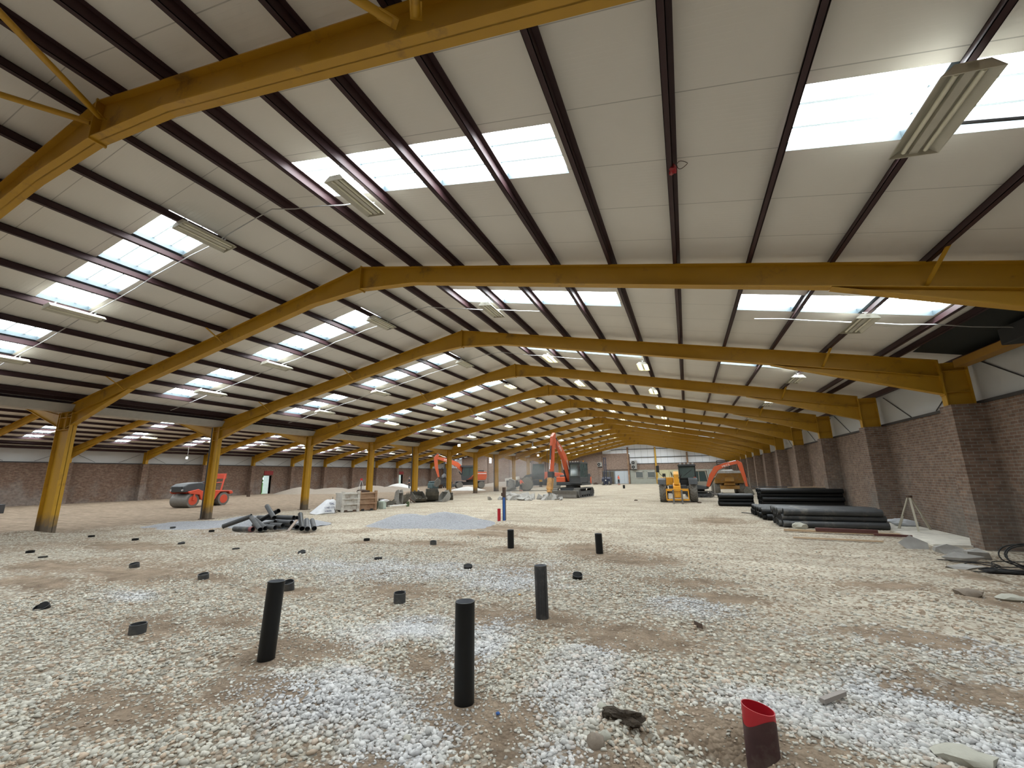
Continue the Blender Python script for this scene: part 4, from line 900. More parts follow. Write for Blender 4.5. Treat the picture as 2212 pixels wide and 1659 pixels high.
g = G(); g.lump((0, 0, 0), (.13, .055, .04), 12, 3, .9); g.lump((-.12, .0, -.01), (.035, .03, .03), 5, 2, .6); t = obj('soil_clod', g, PEAT); t.location = (-.56, 3.37, hz(-.56, 3.37) + .02); t.rotation_euler = (0, 0, -.1); tag(t, 'dark damp soil clod in the gravel at the bottom', 'soil clod')
for x, y, m, lb in ((-1.44, 3.2, BLUEP, 'tiny blue plastic scrap right of the closest pipe'), (-2.42, 6.17, MYEL, 'tiny yellow scrap left of the streaked pipe')):
    t = obj('plastic_scrap', G().lump((0, 0, 0), (.018, .014, .010), 3, 1, .5), m); t.location = (x, y, hz(x, y) + .015); tag(t, lb, 'scrap')

# ------------------------------------------------------------------ machines (local forward is -y, machine's left is +x)
def arm(g, pts, wids, x0, x1):
    """boxed boom: centre line pts in (y, z), half depths wids"""
    up, lo = [], []
    for i, (y, z) in enumerate(pts):
        a, b_ = pts[max(i - 1, 0)], pts[min(i + 1, len(pts) - 1)]; d = Vector((b_[0] - a[0], b_[1] - a[1])).normalized(); n = Vector((-d.y, d.x)) * wids[i]
        up.append((y + n.x, z + n.y)); lo.append((y - n.x, z - n.y))
    return g.prism(up + lo[::-1], 'x', x0, x1)
def wheel(parent, c, r, w, nm='wheel', lug=True, rimm=None, n=28):
    t = bpy.data.objects.new(nm, None); COL.objects.link(t); t.parent = parent; t.location = c
    g = G(); g.lathe((-w / 2, 0, 0), (1, 0, 0), [(0, r * .55), (.02 * w, r * .86), (.12 * w, r * .96), (.5 * w, r), (.88 * w, r * .96), (.98 * w, r * .86), (w, r * .55)], n)
    if lug:
        for k in range(18):
            for s in (-1, 1):
                a = (k + .25 * (s + 1)) * math.pi * 2 / 18; b_ = a + .30
                p = Vector((s * w * .47, r * .99 * math.cos(a), r * .99 * math.sin(a))); q = Vector((0, r * 1.01 * math.cos(b_), r * 1.01 * math.sin(b_)))
                g.bar(p, q, r * .085, r * .09, up=p)
    obj('tyre', g, TYRE, t)
    h = G(); h.lathe((-w * .42, 0, 0), (1, 0, 0), [(0, r * .5), (.1 * w, r * .56), (.2 * w, r * .3), (.64 * w, r * .3), (.74 * w, r * .56), (.84 * w, r * .5)], 20); h.tube((-w * .44, 0, 0), (w * .44, 0, 0), r * .18, n=10)
    obj('rim', h, rimm or DARK, t, smooth=True)
def ram(parent, p, q, r=.06, f=.55):
    p, q = Vector(p), Vector(q); m_ = p.lerp(q, f); g = G(); g.tube(p, m_, r, n=12); o = obj('hydraulic_ram', g, DARK, parent, smooth=True)
    k = G(); k.tube(m_, q, r * .55, n=10); obj('ram_rod', k, CHROME, o, smooth=True)
def hose(parent, pts, r=.022):
    g = G(); g.path(pts, r, 6); obj('hose', g, BLACK, parent, smooth=True)
def cab(parent, x0, x1, y0, y1, z0, z1, m, lean=.12, guard=True, fm=None):
    fm = fm or m; t = bpy.data.objects.new('cab', None); COL.objects.link(t); t.parent = parent
    P = [(y0 + .02, z0), (y0 - .02, z0 + (z1 - z0) * .35), (y0 + lean, z1), (y1, z1), (y1, z0)]
    g = G(); w = .07
    for x in (x0 + w / 2, x1 - w / 2):
        for a, b_ in zip(P, P[1:] + P[:1]): g.bar((x, a[0], a[1]), (x, b_[0], b_[1]), w, w, up=(1, 0, 0))
        ym = (y0 + y1) / 2 + .1; g.bar((x, ym, z0), (x, ym, z1), w * .8, w * .8, up=(1, 0, 0))
    for a in P: g.bar((x0, a[0], a[1]), (x1, a[0], a[1]), w, w)
    g.box(x0, x1, y0, y1, z0 - .05, z0 + (z1 - z0) * .30); g.box(x0 - .03, x1 + .03, y0 + lean - .05, y1 + .03, z1, z1 + .08)
    obj('cab_frame', g, fm, t, bevel=.012)
    s = G(); s.prism([(a, b_) for a, b_ in [(P[1][0] + .03, z0 + (z1 - z0) * .3), (P[2][0] + .03, z1 - .03), (y1 - .03, z1 - .03), (y1 - .03, z0 + (z1 - z0) * .3)]], 'x', x0 + .03, x1 - .03)
    obj('window_glass', s, GLASS, t)
    if guard:
        r = G()
        for k in range(6): x = x0 + .08 + k * (x1 - x0 - .16) / 5; r.bar((x, y0 + lean - .08, z1 + .10), (x, y1, z1 + .14), .03, .05)
        r.bar((x0, y0 + lean - .1, z1 + .05), (x1, y0 + lean - .1, z1 + .05), .05, .12); obj('roof_guard', r, BODYG, t)
        l = G()
        for k in range(4): x = x0 + .15 + k * (x1 - x0 - .3) / 3; l.box(x - .06, x + .06, y0 + lean - .16, y0 + lean - .1, z1 + .1, z1 + .2)
        obj('work_lamps', l, ALU, t)
    q = G(); q.bar((x0 + .2, y0 + .05, z0 + .5), (x1 - .25, y0 + .12, z1 - .25), .02, .03); obj('wiper', q, BLACK, t)
    return t
def track(parent, x0, x1, L_, r, z=0.0):
    t = bpy.data.objects.new('track', None); COL.objects.link(t); t.parent = parent
    out = [(-L_ / 2 + r - r * math.sin(a), r + r * math.cos(a)) for a in np.linspace(0, math.pi, 9)] + [(L_ / 2 - r + r * math.sin(a), r - r * math.cos(a)) for a in np.linspace(0, math.pi, 9)]
    inn = [(y * (1 - .12 * r * 2 / L_ * 2), r + (zz - r) * .84) for y, zz in out]
    g = G(); n = len(out)
    vs = [(x, y, zz) for x in (x0, x1) for ring in (out, inn) for y, zz in ring]
    fs = [(i, (i + 1) % n, 2 * n + (i + 1) % n, 2 * n + i) for i in range(n)] + [(n + i, n + (i + 1) % n, 3 * n + (i + 1) % n, 3 * n + i) for i in range(n)] + [(i, (i + 1) % n, n + (i + 1) % n, n + i) for i in range(n)] + [(2 * n + i, 2 * n + (i + 1) % n, 3 * n + (i + 1) % n, 3 * n + i) for i in range(n)]
    g.add(vs, fs)
    k = int(L_ / .16)
    for i in range(k):
        y = -L_ / 2 + r + (i + .5) * (L_ - 2 * r) / k; g.box(x0 - .01, x1 + .01, y - .02, y + .02, 2 * r - .01, 2 * r + .025); g.box(x0 - .01, x1 + .01, y - .02, y + .02, 0, .02)
    for s in (-1, 1):
        for a in np.linspace(.2, 2.94, 6): c = Vector((0, s * (L_ / 2 - r + (r + .01) * math.sin(a)), r + (r + .01) * math.cos(a))); g.bar((x0 - .01, c.y, c.z), (x1 + .01, c.y, c.z), .04, .04)
    obj('track_belt', g, TRACKM, t)
    w = G()
    for y, rr in ((-L_ / 2 + r, r * .78), (L_ / 2 - r, r * .78)): w.tube((x0 + .05, y, r), (x1 - .05, y, r), rr, n=18)
    for i in range(5): y = -L_ / 2 + 1.9 * r + i * (L_ - 3.8 * r) / 4; w.tube((x0 + .06, y, .17), (x1 - .06, y, .17), .12, n=12)
    obj('track_rollers', w, DARK, t, smooth=True)
    f = G(); f.box(x0 + .08, x1 - .08, -L_ / 2 + 1.3 * r, L_ / 2 - 1.3 * r, r * .55, r * 1.35); obj('track_frame', f, BODYG, t)
    return t
def blade(parent, y, w, h, arms=.5):
    g = G(); pr = [(y - .02, .02), (y - .10, .06), (y - .05, h * .5), (y - .10, h), (y - .04, h + .02), (y + .04, h * .5), (y + .03, .02)]
    g.prism(pr, 'x', -w / 2, w / 2)
    for x in (-w / 2, w / 2 - .03): g.box(x, x + .03, y - .1, y + .08, .02, h + .02)
    for x in (-w * .3, w * .3): g.bar((x, y + .02, h * .5), (x, y + arms, h * .8), .14, .16)
    obj('dozer_blade', g, BLADEM, parent, bevel=.01)
def boom_text(parent, x, p, q, size, m=WHITE, body='MKS', side=1):
    """lettering on the side plate of a boom running from p to q in (y, z)"""
    d = Vector((0, q[0] - p[0], q[1] - p[1])).normalized() * (1 if side > 0 else 1)
    nrm = Vector((side, 0, 0)); 
    if (nrm.cross(d)).z * 0 + 1 and d.y * side < 0: d = -d
    u = nrm.cross(d); c = Vector((x, (p[0] + q[0]) / 2, (p[1] + q[1]) / 2))
    mt = Matrix(((d.x, u.x, nrm.x, c.x), (d.y, u.y, nrm.y, c.y), (d.z, u.z, nrm.z, c.z), (0, 0, 0, 1)))
    text('boom_lettering', body, size, m, parent, mt)

# --- crawler excavator with hydraulic breaker
def breaker():
    t = thing('breaker_excavator', 'orange crawler excavator with a hydraulic breaker, in the dust at the centre', 'excavator', (-8.35, 33.2, hz(-8.35, 33.2)), -.17, .88)
    for s in (-1, 1): track(t, s * 1.0 - .25, s * 1.0 + .25, 3.6, .40)
    g = G(); g.box(-.8, .8, -1.0, 1.0, .35, .8); g.tube((0, 0, .75), (0, 0, 1.05), .65, n=24); obj('undercarriage', g, BODYG, t)
    blade(t, -2.35, 2.6, .62, .7)
    g = G(); g.box(-1.2, 1.2, -.9, 1.25, 1.02, 1.3); g.prism([(-.2, 1.3), (-.2, 1.9), (1.15, 1.95), (1.3, 1.6), (1.3, 1.3)], 'x', -1.2, .2); g.prism([(.5, 1.3), (.5, 2.0), (1.2, 2.0), (1.38, 1.6), (1.3, 1.3)], 'x', .2, 1.2); obj('upper_body', g, BODYG, t, bevel=.04)
    g = G(); g.box(-1.22, 1.22, 1.1, 1.42, 1.1, 1.75); obj('counterweight', g, ORANGE, t, bevel=.08)
    g = G(); g.box(-1.2, -.35, -.9, -.2, 1.3, 1.75); obj('side_box', g, ORANGE, t, bevel=.03)
    cab(t, .18, 1.2, -1.15, .6, 1.2, 2.88, BODYG)
    b = [(-.35, 1.45), (-.9, 2.5), (-1.55, 3.45), (-2.3, 4.1), (-3.55, 4.85)]
    g = G(); arm(g, b, [.22, .30, .30, .24, .18], -.26, .06); obj('boom', g, ORANGE, t, bevel=.02)
    s_ = [(-3.25, 5.35), (-3.55, 5.0), (-3.75, 3.6), (-3.95, 2.05)]
    g = G(); arm(g, s_, [.12, .26, .20, .12], -.23, .03); obj('dipper_arm', g, ORANGE, t, bevel=.02)
    ram(t, (-.36, -.6, 1.35), (-.36, -1.5, 3.2), .07); ram(t, (.16, -.6, 1.35), (.16, -1.5, 3.2), .07)
    ram(t, (-.1, -1.6, 3.95), (-.1, -3.2, 5.3), .065); ram(t, (-.1, -3.95, 4.3), (-.1, -4.3, 2.4), .06, .6)
    g = G(); g.box(-.3, .1, -4.35, -3.85, 1.75, 2.2); g.tube((-.35, -4.0, 2.05), (.15, -4.0, 2.05), .09, n=12); obj('quick_hitch', g, BODYG, t, bevel=.02)
    d = Vector((0, -.55, -1.8)).normalized(); o = Vector((-.1, -4.15, 1.75))
    ax = Vector((1, 0, 0)); up = d.cross(ax)
    R3 = Matrix((ax, up, -d)).transposed()
    g = G(); g.rbox(o + d * .55, (.42, .40, .95), R3); g.rbox(o + d * 1.1, (.34, .33, .3), R3); obj('breaker_body', g, HAMMER, t, bevel=.03)
    g = G(); g.rbox(o + d * .0, (.36, .36, .25), R3); obj('breaker_head', g, BODYG, t, bevel=.02)
    g = G(); g.tube(o + d * 1.2, o + d * 1.8, .075, .05, n=14); obj('chisel', g, BLADEM, t, smooth=True)
    hose(t, [(-.3, -3.2, 5.0), (-.4, -3.9, 4.4), (-.42, -4.1, 3.5), (-.36, -4.15, 2.3), (-.3, -4.2, 1.7)]); hose(t, [(.1, -3.2, 5.0), (.22, -3.5, 3.9), (.2, -3.3, 3.4), (.12, -3.8, 2.7)]); hose(t, [(-.1, -.7, 2.6), (-.05, -1.2, 3.6), (-.1, -2.2, 4.55), (-.1, -3.2, 5.1)], .03)
    boom_text(t, .066, (-1.75, 3.6), (-3.3, 4.7), .36); boom_text(t, -.266, (-1.75, 3.6), (-3.3, 4.7), .36, side=-1)
    g = G(); g.tube((-.9, .6, 1.9), (-.9, .6, 2.4), .05, n=10); obj('exhaust_pipe', g, DARK, t); g = G(); g.tube((.9, .4, 2.95), (.9, .4, 3.15), .06, n=10); obj('beacon', g, mat('amber_beacon', (.8, .3, .02)), t)
    g = G(); g.box(1.2, 1.28, -1.4, -1.36, 2.2, 2.6); g.bar((1.2, -1.1, 2.3), (1.24, -1.38, 2.4), .03); obj('mirror', g, BLACK, t)
breaker()
# --- wheeled excavator in the left hall
def wheeled():
    t = thing('wheeled_excavator', 'orange wheeled excavator with its arm folded down, in the far left hall', 'excavator', (-28.3, 53.9, hz(-28.3, 53.9)), -.92, .95)
    for y in (-1.7, 1.5):
        for x in (-.95, .95): wheel(t, (x, y, .5), .5, .5, lug=False)
    g = G(); g.box(-.6, .6, -2.1, 2.0, .5, .95); g.tube((0, 0, .9), (0, 0, 1.2), .6, n=20); g.box(-1.1, 1.1, -2.6, -2.45, .25, .7); g.box(-1.2, 1.2, -2.2, -1.2, .98, 1.05); g.box(-1.2, 1.2, 1.0, 2.0, .98, 1.05); obj('chassis', g, BODYG, t, bevel=.03)
    g = G(); g.prism([(-1.0, 1.2), (.3, 1.2), (2.1, 1.2), (2.3, 1.6), (2.25, 2.35), (.9, 2.4), (-.4, 1.5)], 'x', -1.2, 1.2); obj('upper_body', g, ORANGE, t, bevel=.06)
    g = G(); g.box(-1.0, 1.0, 1.0, 1.9, 2.4, 2.6); obj('engine_hood', g, BODYG, t, bevel=.04); g = G(); g.box(-1.215, 1.215, .9, 2.2, 2.05, 2.15); obj('side_stripe', g, WHITE, t)
    cab(t, .1, 1.2, -1.3, .5, 1.25, 3.0, BODYG, guard=False)
    g = G(); g.box(.05, 1.25, -1.5, .6, 3.08, 3.3); obj('roof_guard', g, BODYG, t)
    b = [(-.6, 1.5), (-1.1, 2.7), (-2.0, 3.5), (-3.2, 4.0), (-4.9, 4.45)]
    g = G(); arm(g, b, [.22, .32, .34, .28, .18], -.28, .06); obj('boom', g, ORANGE, t, bevel=.02)
    s_ = [(-4.75, 4.95), (-5.1, 4.5), (-5.0, 3.2), (-4.6, 1.7)]
    g = G(); arm(g, s_, [.14, .28, .24, .12], -.26, .04); obj('dipper_arm', g, ORANGE, t, bevel=.02)
    ram(t, (-.1, -.8, 1.4), (-.1, -2.4, 3.3), .08); ram(t, (-.1, -2.4, 4.05), (-.1, -4.7, 4.9), .07)
    g = G(); g.prism([(-4.7, 1.6), (-4.3, 1.2), (-4.4, .6), (-4.9, .25), (-5.3, .5), (-5.1, 1.2)], 'x', -.45, .25); obj('grab_attachment', g, BUCKET, t, bevel=.03)
    hose(t, [(-.1, -2.2, 4.0), (-.1, -3.2, 4.7), (-.1, -4.4, 5.0)], .04)
    boom_text(t, .07, (-2.6, 3.75), (-4.3, 4.3), .5); boom_text(t, -.29, (-2.6, 3.75), (-4.3, 4.3), .5, side=-1)
wheeled()
# --- orange wheeled loader in the dust
def loader():
    t = thing('wheel_loader', 'large orange wheel loader half hidden by dust behind the breaker excavator', 'loader', (-15.4, 46.2, hz(-15.4, 46.2)), -1.25, .95)
    for y in (-1.6, 1.6):
        for x in (-1.0, 1.0): wheel(t, (x, y, .78), .78, .6, rimm=BODYG)
    g = G(); g.box(-.7, .7, .3, 2.6, .6, 1.3); g.box(-.6, .6, -2.2, -.1, .6, 1.2); g.box(-.3, .3, -.3, .5, .6, 1.0); obj('chassis', g, BODYG, t, bevel=.04)
    g = G(); g.prism([(.5, 1.25), (.55, 2.15), (2.6, 2.0), (2.95, 1.7), (2.95, 1.0), (2.5, 1.0), (2.2, 1.6), (1.0, 1.6)], 'x', -.8, .8); obj('engine_cover', g, ORANGE, t, bevel=.06)
    g = G(); 
    for x in (-1.3, .95): g.prism([(.5, 1.5), (.8, 1.75), (2.2, 1.75), (2.55, 1.3), (2.45, 1.28), (2.1, 1.65), (.85, 1.65), (.6, 1.4)], 'x', x, x + .35)
    obj('rear_fender', g, ORANGE, t)
    cab(t, -.7, .7, -.9, .5, 1.3, 3.0, BODYG, guard=False)
    g = G()
    for x in (-.5, .38): arm(g, [(-.5, 1.9), (-1.6, 1.6), (-2.6, .7), (-3.0, .5)], [.14, .2, .18, .12], x, x + .12)
    obj('lift_arms', g, BODYG, t)
    g = G(); g.prism([(-2.9, .15), (-3.9, .05), (-4.0, .1), (-3.2, .45), (-3.2, 1.1), (-3.6, 1.35), (-3.5, 1.4), (-3.0, 1.2)], 'x', -1.35, 1.35)
    for x in (-1.35, 1.31): g.prism([(-2.9, .15), (-3.95, .05), (-3.6, 1.35), (-3.0, 1.2)], 'x', x, x + .04)
    obj('loader_bucket', g, BUCKETL, t)
    boom_text(t, .806, (.75, 1.85), (1.9, 1.9), .36)
    boom_text(t, -.806, (.75, 1.85), (1.9, 1.9), .36, side=-1)
    g = G(); g.tube((0, 1.6, 2.1), (0, 1.6, 2.7), .07, n=10); obj('exhaust_pipe', g, DARK, t)
loader()
# --- telehandler facing the viewer
def telehandler():
    t = thing('telehandler', 'yellow telehandler facing the viewer with its forks on the ground', 'telehandler', (-.62, 29.4, hz(-.62, 29.4)), .02, .93)
    for y in (-1.35, 1.5):
        for x in (-.92, .92): wheel(t, (x, y, .62), .62, .46, rimm=MYEL)
    g = G(); g.box(-.55, .55, -1.8, 2.2, .5, 1.05); g.box(-.7, .7, -1.5, -1.2, .5, .75); obj('chassis', g, BODYG, t, bevel=.04)
    g = G()
    for x in (-1.2, .68): g.prism([(-2.05, 1.1), (-1.95, 1.42), (-1.5, 1.52), (-.8, 1.5), (-.7, 1.35), (-.8, 1.3), (-1.9, 1.25)], 'x', x, x + .52)
    obj('front_mudguards', g, BODYG, t, bevel=.03)
    g = G(); g.prism([(.2, 1.0), (.2, 1.55), (1.8, 1.5), (2.3, 1.3), (2.3, .9)], 'x', -1.1, -.25); obj('engine_cover', g, MYEL, t, bevel=.06)
    cab(t, .14, 1.2, -.75, .85, 1.05, 2.28, BLACK, lean=.15)
    g = G(); arm(g, [(1.9, 1.75), (.2, 1.45), (-1.6, 1.05), (-2.15, .75)], [.2, .2, .19, .17], -.22, .12); obj('telescopic_boom', g, MYEL, t, bevel=.02)
    g = G(); arm(g, [(-1.9, 1.0), (-2.35, .85), (-2.45, .3)], [.24, .25, .14], -.27, .17); g.box(-.2, .1, -2.5, -2.2, 1.1, 1.75); obj('boom_nose', g, MYEL, t, bevel=.03)
    g = G(); g.box(-.72, .62, -2.62, -2.5, .72, .86); g.box(-.72, .62, -2.62, -2.5, .14, .24); g.box(-.72, -.66, -2.62, -2.5, .14, .86); g.box(.56, .62, -2.62, -2.5, .14, .86); obj('fork_carriage', g, MYEL, t, bevel=.012)
    for x in (-.3, .2):
        g = G(); g.box(x - .05, x + .05, -2.70, -2.63, .05, .80); g.prism([(-2.7, .05), (-2.7, .0), (-3.65, .0), (-3.65, .02)], 'x', x - .05, x + .05); obj('fork', g, BLADEM, t)
    g = G(); g.box(-.6, -.38, -2.52, -2.5, .35, .58); obj('number_board', g, WHITE, t)
    for x, z in ((-1.15, 1.9), (-.78, 1.62)):
        g = G(); g.box(x - .1, x + .1, -1.55, -1.5, z - .02, z + .42 if z > 1.7 else z + .18); g.path([(x, -1.5, z + .1), (x + .1, -1.4, z - .1), (-.7, -1.3, 1.45)], .018, 6); obj('mirror', g, BLACK, t, bevel=.03)
    ram(t, (-.05, -1.2, 1.45), (-.05, -2.2, 1.3), .06)
    hose(t, [(-.3, -1.7, 1.6), (-.34, -2.2, 1.9), (-.2, -2.5, 1.6)]); hose(t, [(.2, -1.7, 1.5), (.28, -2.2, 1.75), (.1, -2.5, 1.5)])
    g = G(); g.box(1.02, 1.16, -.9, -.3, 1.35, 1.55); obj('cab_marker', g, ORANGE, t)
telehandler()
# --- mini excavator, side on, arm to the right
def mini():
    t = thing('mini_excavator', 'small orange excavator reaching right behind the telehandler', 'excavator', (.75, 34.2, hz(.75, 34.2)), 1.42, .78)
    for s in (-1, 1): track(t, s * .72 - .18, s * .72 + .18, 2.3, .26)
    g = G(); g.box(-.55, .55, -.6, .6, .25, .55); g.tube((0, 0, .5), (0, 0, .75), .42, n=20); obj('undercarriage', g, BODYG, t)
    blade(t, -1.75, 1.8, .40, .8)
    g = G(); g.prism([(-.7, .72), (-.7, 1.0), (.2, 1.1), (.3, 1.55), (1.1, 1.5), (1.2, 1.1), (1.1, .72)], 'x', -.85, .85); obj('upper_body', g, BODYG, t, bevel=.06)
    g = G(); g.box(-.8, .8, .9, 1.24, .8, 1.3); obj('counterweight', g, ORANGE, t, bevel=.08)
    cab(t, -.1, .82, -.75, .45, 1.0, 2.35, mat('beige_cab_frame', (.33, .30, .24)), guard=False)
    b = [(-.75, .95), (-1.15, 1.9), (-1.6, 2.55), (-2.4, 2.9), (-3.35, 3.05)]
    g = G(); arm(g, b, [.14, .2, .23, .16, .12], -.32, -.10); obj('boom', g, ORANGE, t, bevel=.02)
    g = G(); arm(g, [(-3.3, 3.2), (-3.55, 2.95), (-3.75, 2.0), (-3.9, .95)], [.1, .2, .15, .09], -.31, -.11); obj('dipper_arm', g, ORANGE, t, bevel=.02)
    ram(t, (-.21, -.95, 1.0), (-.21, -1.75, 2.35), .05); ram(t, (-.21, -1.7, 2.9), (-.21, -3.3, 3.22), .05); ram(t, (-.21, -3.85, 2.5), (-.21, -4.1, 1.1), .04)
    g = G(); g.prism([(-3.85, 1.0), (-3.6, .6), (-3.7, .2), (-4.1, .05), (-4.4, .3), (-4.2, .8)], 'x', -.5, .1); obj('bucket', g, BUCKET, t, bevel=.02)
    boom_text(t, -.33, (-1.85, 2.62), (-3.0, 2.95), .26, side=-1, body='MKCS'); boom_text(t, -.09, (-1.85, 2.62), (-3.0, 2.95), .26, side=1, body='MKCS')
mini()
# --- site dumper seen from the skip end
def dumper():
    t = thing('site_dumper', 'dusty yellow site dumper with its skip towards the viewer by the right wall', 'dumper', (2.95, 39.2, hz(2.95, 39.2)), .05, .92)
    for y in (-.9, 1.3):
        for x in (-.95, .95): wheel(t, (x, y, .52), .52, .45, lug=True, rimm=DYEL)
    g = G(); g.box(-.5, .5, -1.2, 2.0, .5, .85); g.box(-.75, .75, -1.5, -1.3, .45, .75); obj('chassis', g, DYEL, t, bevel=.03)
    g = G(); pr = [(-1.9, 1.85), (-1.5, .95), (-.1, .8), (.35, 1.2), (.4, 1.9)]
    g.prism(pr, 'x', -1.12, 1.12); obj('skip', g, DYEL, t, bevel=.03)
    g = G(); g.box(-1.2, 1.2, -1.98, -1.86, 1.78, 1.98); g.box(-1.2, -1.1, -1.9, .45, 1.84, 1.92); g.box(1.1, 1.2, -1.9, .45, 1.84, 1.92); obj('skip_rim', g, BUCKETL, t)
    g = G(); g.box(-.35, .35, -1.78, -1.62, 1.1, 1.5); g.box(-.42, .42, -1.62, -1.4, .78, .95); obj('skip_ribs', g, DYEL, t, bevel=.02)
    for x in (-.5, .5):
        g = G(); g.bar((x, 1.3, .9), (x, 1.3, 2.9), .07); obj('roll_bar_post', g, DARK, t)
    g = G(); g.bar((-.5, 1.3, 2.9), (.5, 1.3, 2.9), .07); obj('roll_bar_top', g, DARK, t)
    g = G(); g.box(-.3, .3, 1.0, 1.5, .9, 1.3); g.box(-.28, .28, 1.4, 1.52, 1.3, 1.8); obj('driver_seat', g, BLACK, t, bevel=.03)
    g = G(); g.box(-.5, .5, 1.55, 2.3, .8, 1.5); obj('engine_cover', g, DYEL, t, bevel=.05)
    g = G(); g.lump((.0, -.6, 1.9), (.7, .6, .2), 4, 2, .5); obj('load', g, CONCB, t)
dumper()
# --- tandem roller
def roller():
    t = thing('tandem_roller', 'orange-red tandem road roller half hidden by the second middle column', 'road roller', (-29.7, 18.7, hz(-29.7, 18.7)), .14, .90)
    for y in (-1.15, 1.25):
        g = G(); g.lathe((-.75, 0, 0), (1, 0, 0), [(0, .30), (0, .33), (.0, .46), (.03, .48), (1.47, .48), (1.5, .46), (1.5, .33), (1.5, .30)], 36); o = obj('drum', g, BLADEM, t, smooth=True); o.location = (0, y, .48)
        h = G()
        for s in (-1, 1): h.lathe((s * .76, 0, 0), (-s, 0, 0), [(0, .12), (0, .30), (.06, .40)], 24)
        k = obj('drum_hub', h, ORED, o); 
    g = G()
    for s in (-1, 1):
        g.prism([(-1.5, .95), (-1.65, 1.1), (-.9, 1.25), (-.45, 1.05), (-.3, .6), (-.5, .45), (-.65, .55), (-.75, .85)], 'x', s * .80 - .05, s * .80 + .05); g.bar((s * .8, -1.15, .48), (s * .8, -1.15, 1.0), .14, .08)
    g.box(-.75, .75, -.55, -.25, .5, 1.1); obj('front_frame', g, ORED, t, bevel=.03)
    g = G(); g.prism([(-1.75, 1.05), (-1.8, 1.45), (-1.5, 1.62), (-.6, 1.72), (-.35, 1.65), (-.3, 1.1)], 'x', -.62, .62); obj('engine_hood', g, BODYG, t, bevel=.06)
    g = G(); g.box(-.45, .45, -1.83, -1.78, 1.12, 1.42); obj('grille', g, BLACK, t)
    for x in (-.5, .5): g = G(); g.tube((x, -1.84, 1.2), (x, -1.78, 1.2), .07, n=12); obj('head_lamp', g, ALU, t)
    g = G(); g.prism([(.0, .5), (-.05, 1.0), (.4, 1.15), (1.9, 1.05), (2.0, .85), (1.75, .8), (1.6, 1.0), (.9, 1.0), (.7, .8), (.5, .45)], 'x', -.78, .78); obj('rear_frame', g, ORED, t, bevel=.04)
    g = G(); g.box(-.55, .55, .0, .7, 1.1, 1.2); obj('platform', g, BODYG, t); g = G(); g.box(-.28, .28, .45, .95, 1.2, 1.42); g.box(-.27, .27, .85, .98, 1.4, 1.95); obj('driver_seat', g, BODYG, t, bevel=.05)
    g = G(); g.path([(.1, .1, 1.15), (.1, -.02, 1.7)], .03, 8); g.lathe((.1, -.03, 1.7), (0, -.3, 1), [(0, .18), (.02, .2), (.04, .18)], 18); obj('steering_column', g, BLACK, t)
    g = G()
    for s in (-1, 1): g.bar((s * .6, 1.05, 1.05), (s * .55, 1.35, 2.3), .09, .07)
    g.bar((-.6, 1.35, 2.28), (.6, 1.35, 2.28), .10, .10); g.box(-.58, .58, 1.3, 1.4, 1.95, 2.25); g.path([(.62, .3, 1.2), (.66, .4, 1.65), (.62, 1.05, 1.7)], .03, 8); g.path([(-.62, .3, 1.2), (-.66, .4, 1.65), (-.62, 1.05, 1.7)], .03, 8); obj('roll_bar', g, ORED, t, bevel=.02)
roller()
# --- forklift at the far wall
def forklift():
    t = thing('forklift', 'dark navy forklift with a tall mast parked at the far wall', 'forklift', (-11.9, 69.2, hz(-11.9, 69.2)), 0, 1.0)
    for x in (-.5, .5):
        wheel(t, (x, .6, .3), .3, .22, lug=False); wheel(t, (x, -.8, .3), .3, .22, lug=False)
    g = G(); g.prism([(-.9, .15), (-.9, 1.0), (-.3, 1.2), (.2, 1.25), (1.2, 1.2), (1.3, .2)], 'x', -.65, .65); obj('truck_body', g, BODYB, t, bevel=.05)
    for x in (-.45, .45): g = G(); g.bar((x, -.5, 1.0), (x, .1, 2.1), .06); g.bar((x, .1, 2.1), (x, .9, 2.1), .06); g.bar((x, .9, 2.1), (x, 1.0, 1.1), .06); obj('overhead_guard', g, BODYB, t)
    for x in (-.2, .08): g = G(); g.box(x, x + .12, -1.05, -.92, .15, 4.3); obj('mast_rail', g, BODYB, t)
    g = G(); 
    for z in (.5, 1.8, 3.1, 4.1): g.box(-.22, .25, -1.0, -.94, z, z + .08)
    obj('mast_cross_bar', g, BODYB, t)
    for x in (-.3, .2): g = G(); g.box(x, x + .09, -2.0, -1.0, .05, .09); g.box(x, x + .09, -1.06, -1.02, .05, .7); obj('fork', g, BODYB, t)
    g = G(); g.tube((0, -1.08, .75), (0, -1.04, .75), .10, n=14); obj('round_badge', g, WHITE, t)
forklift()

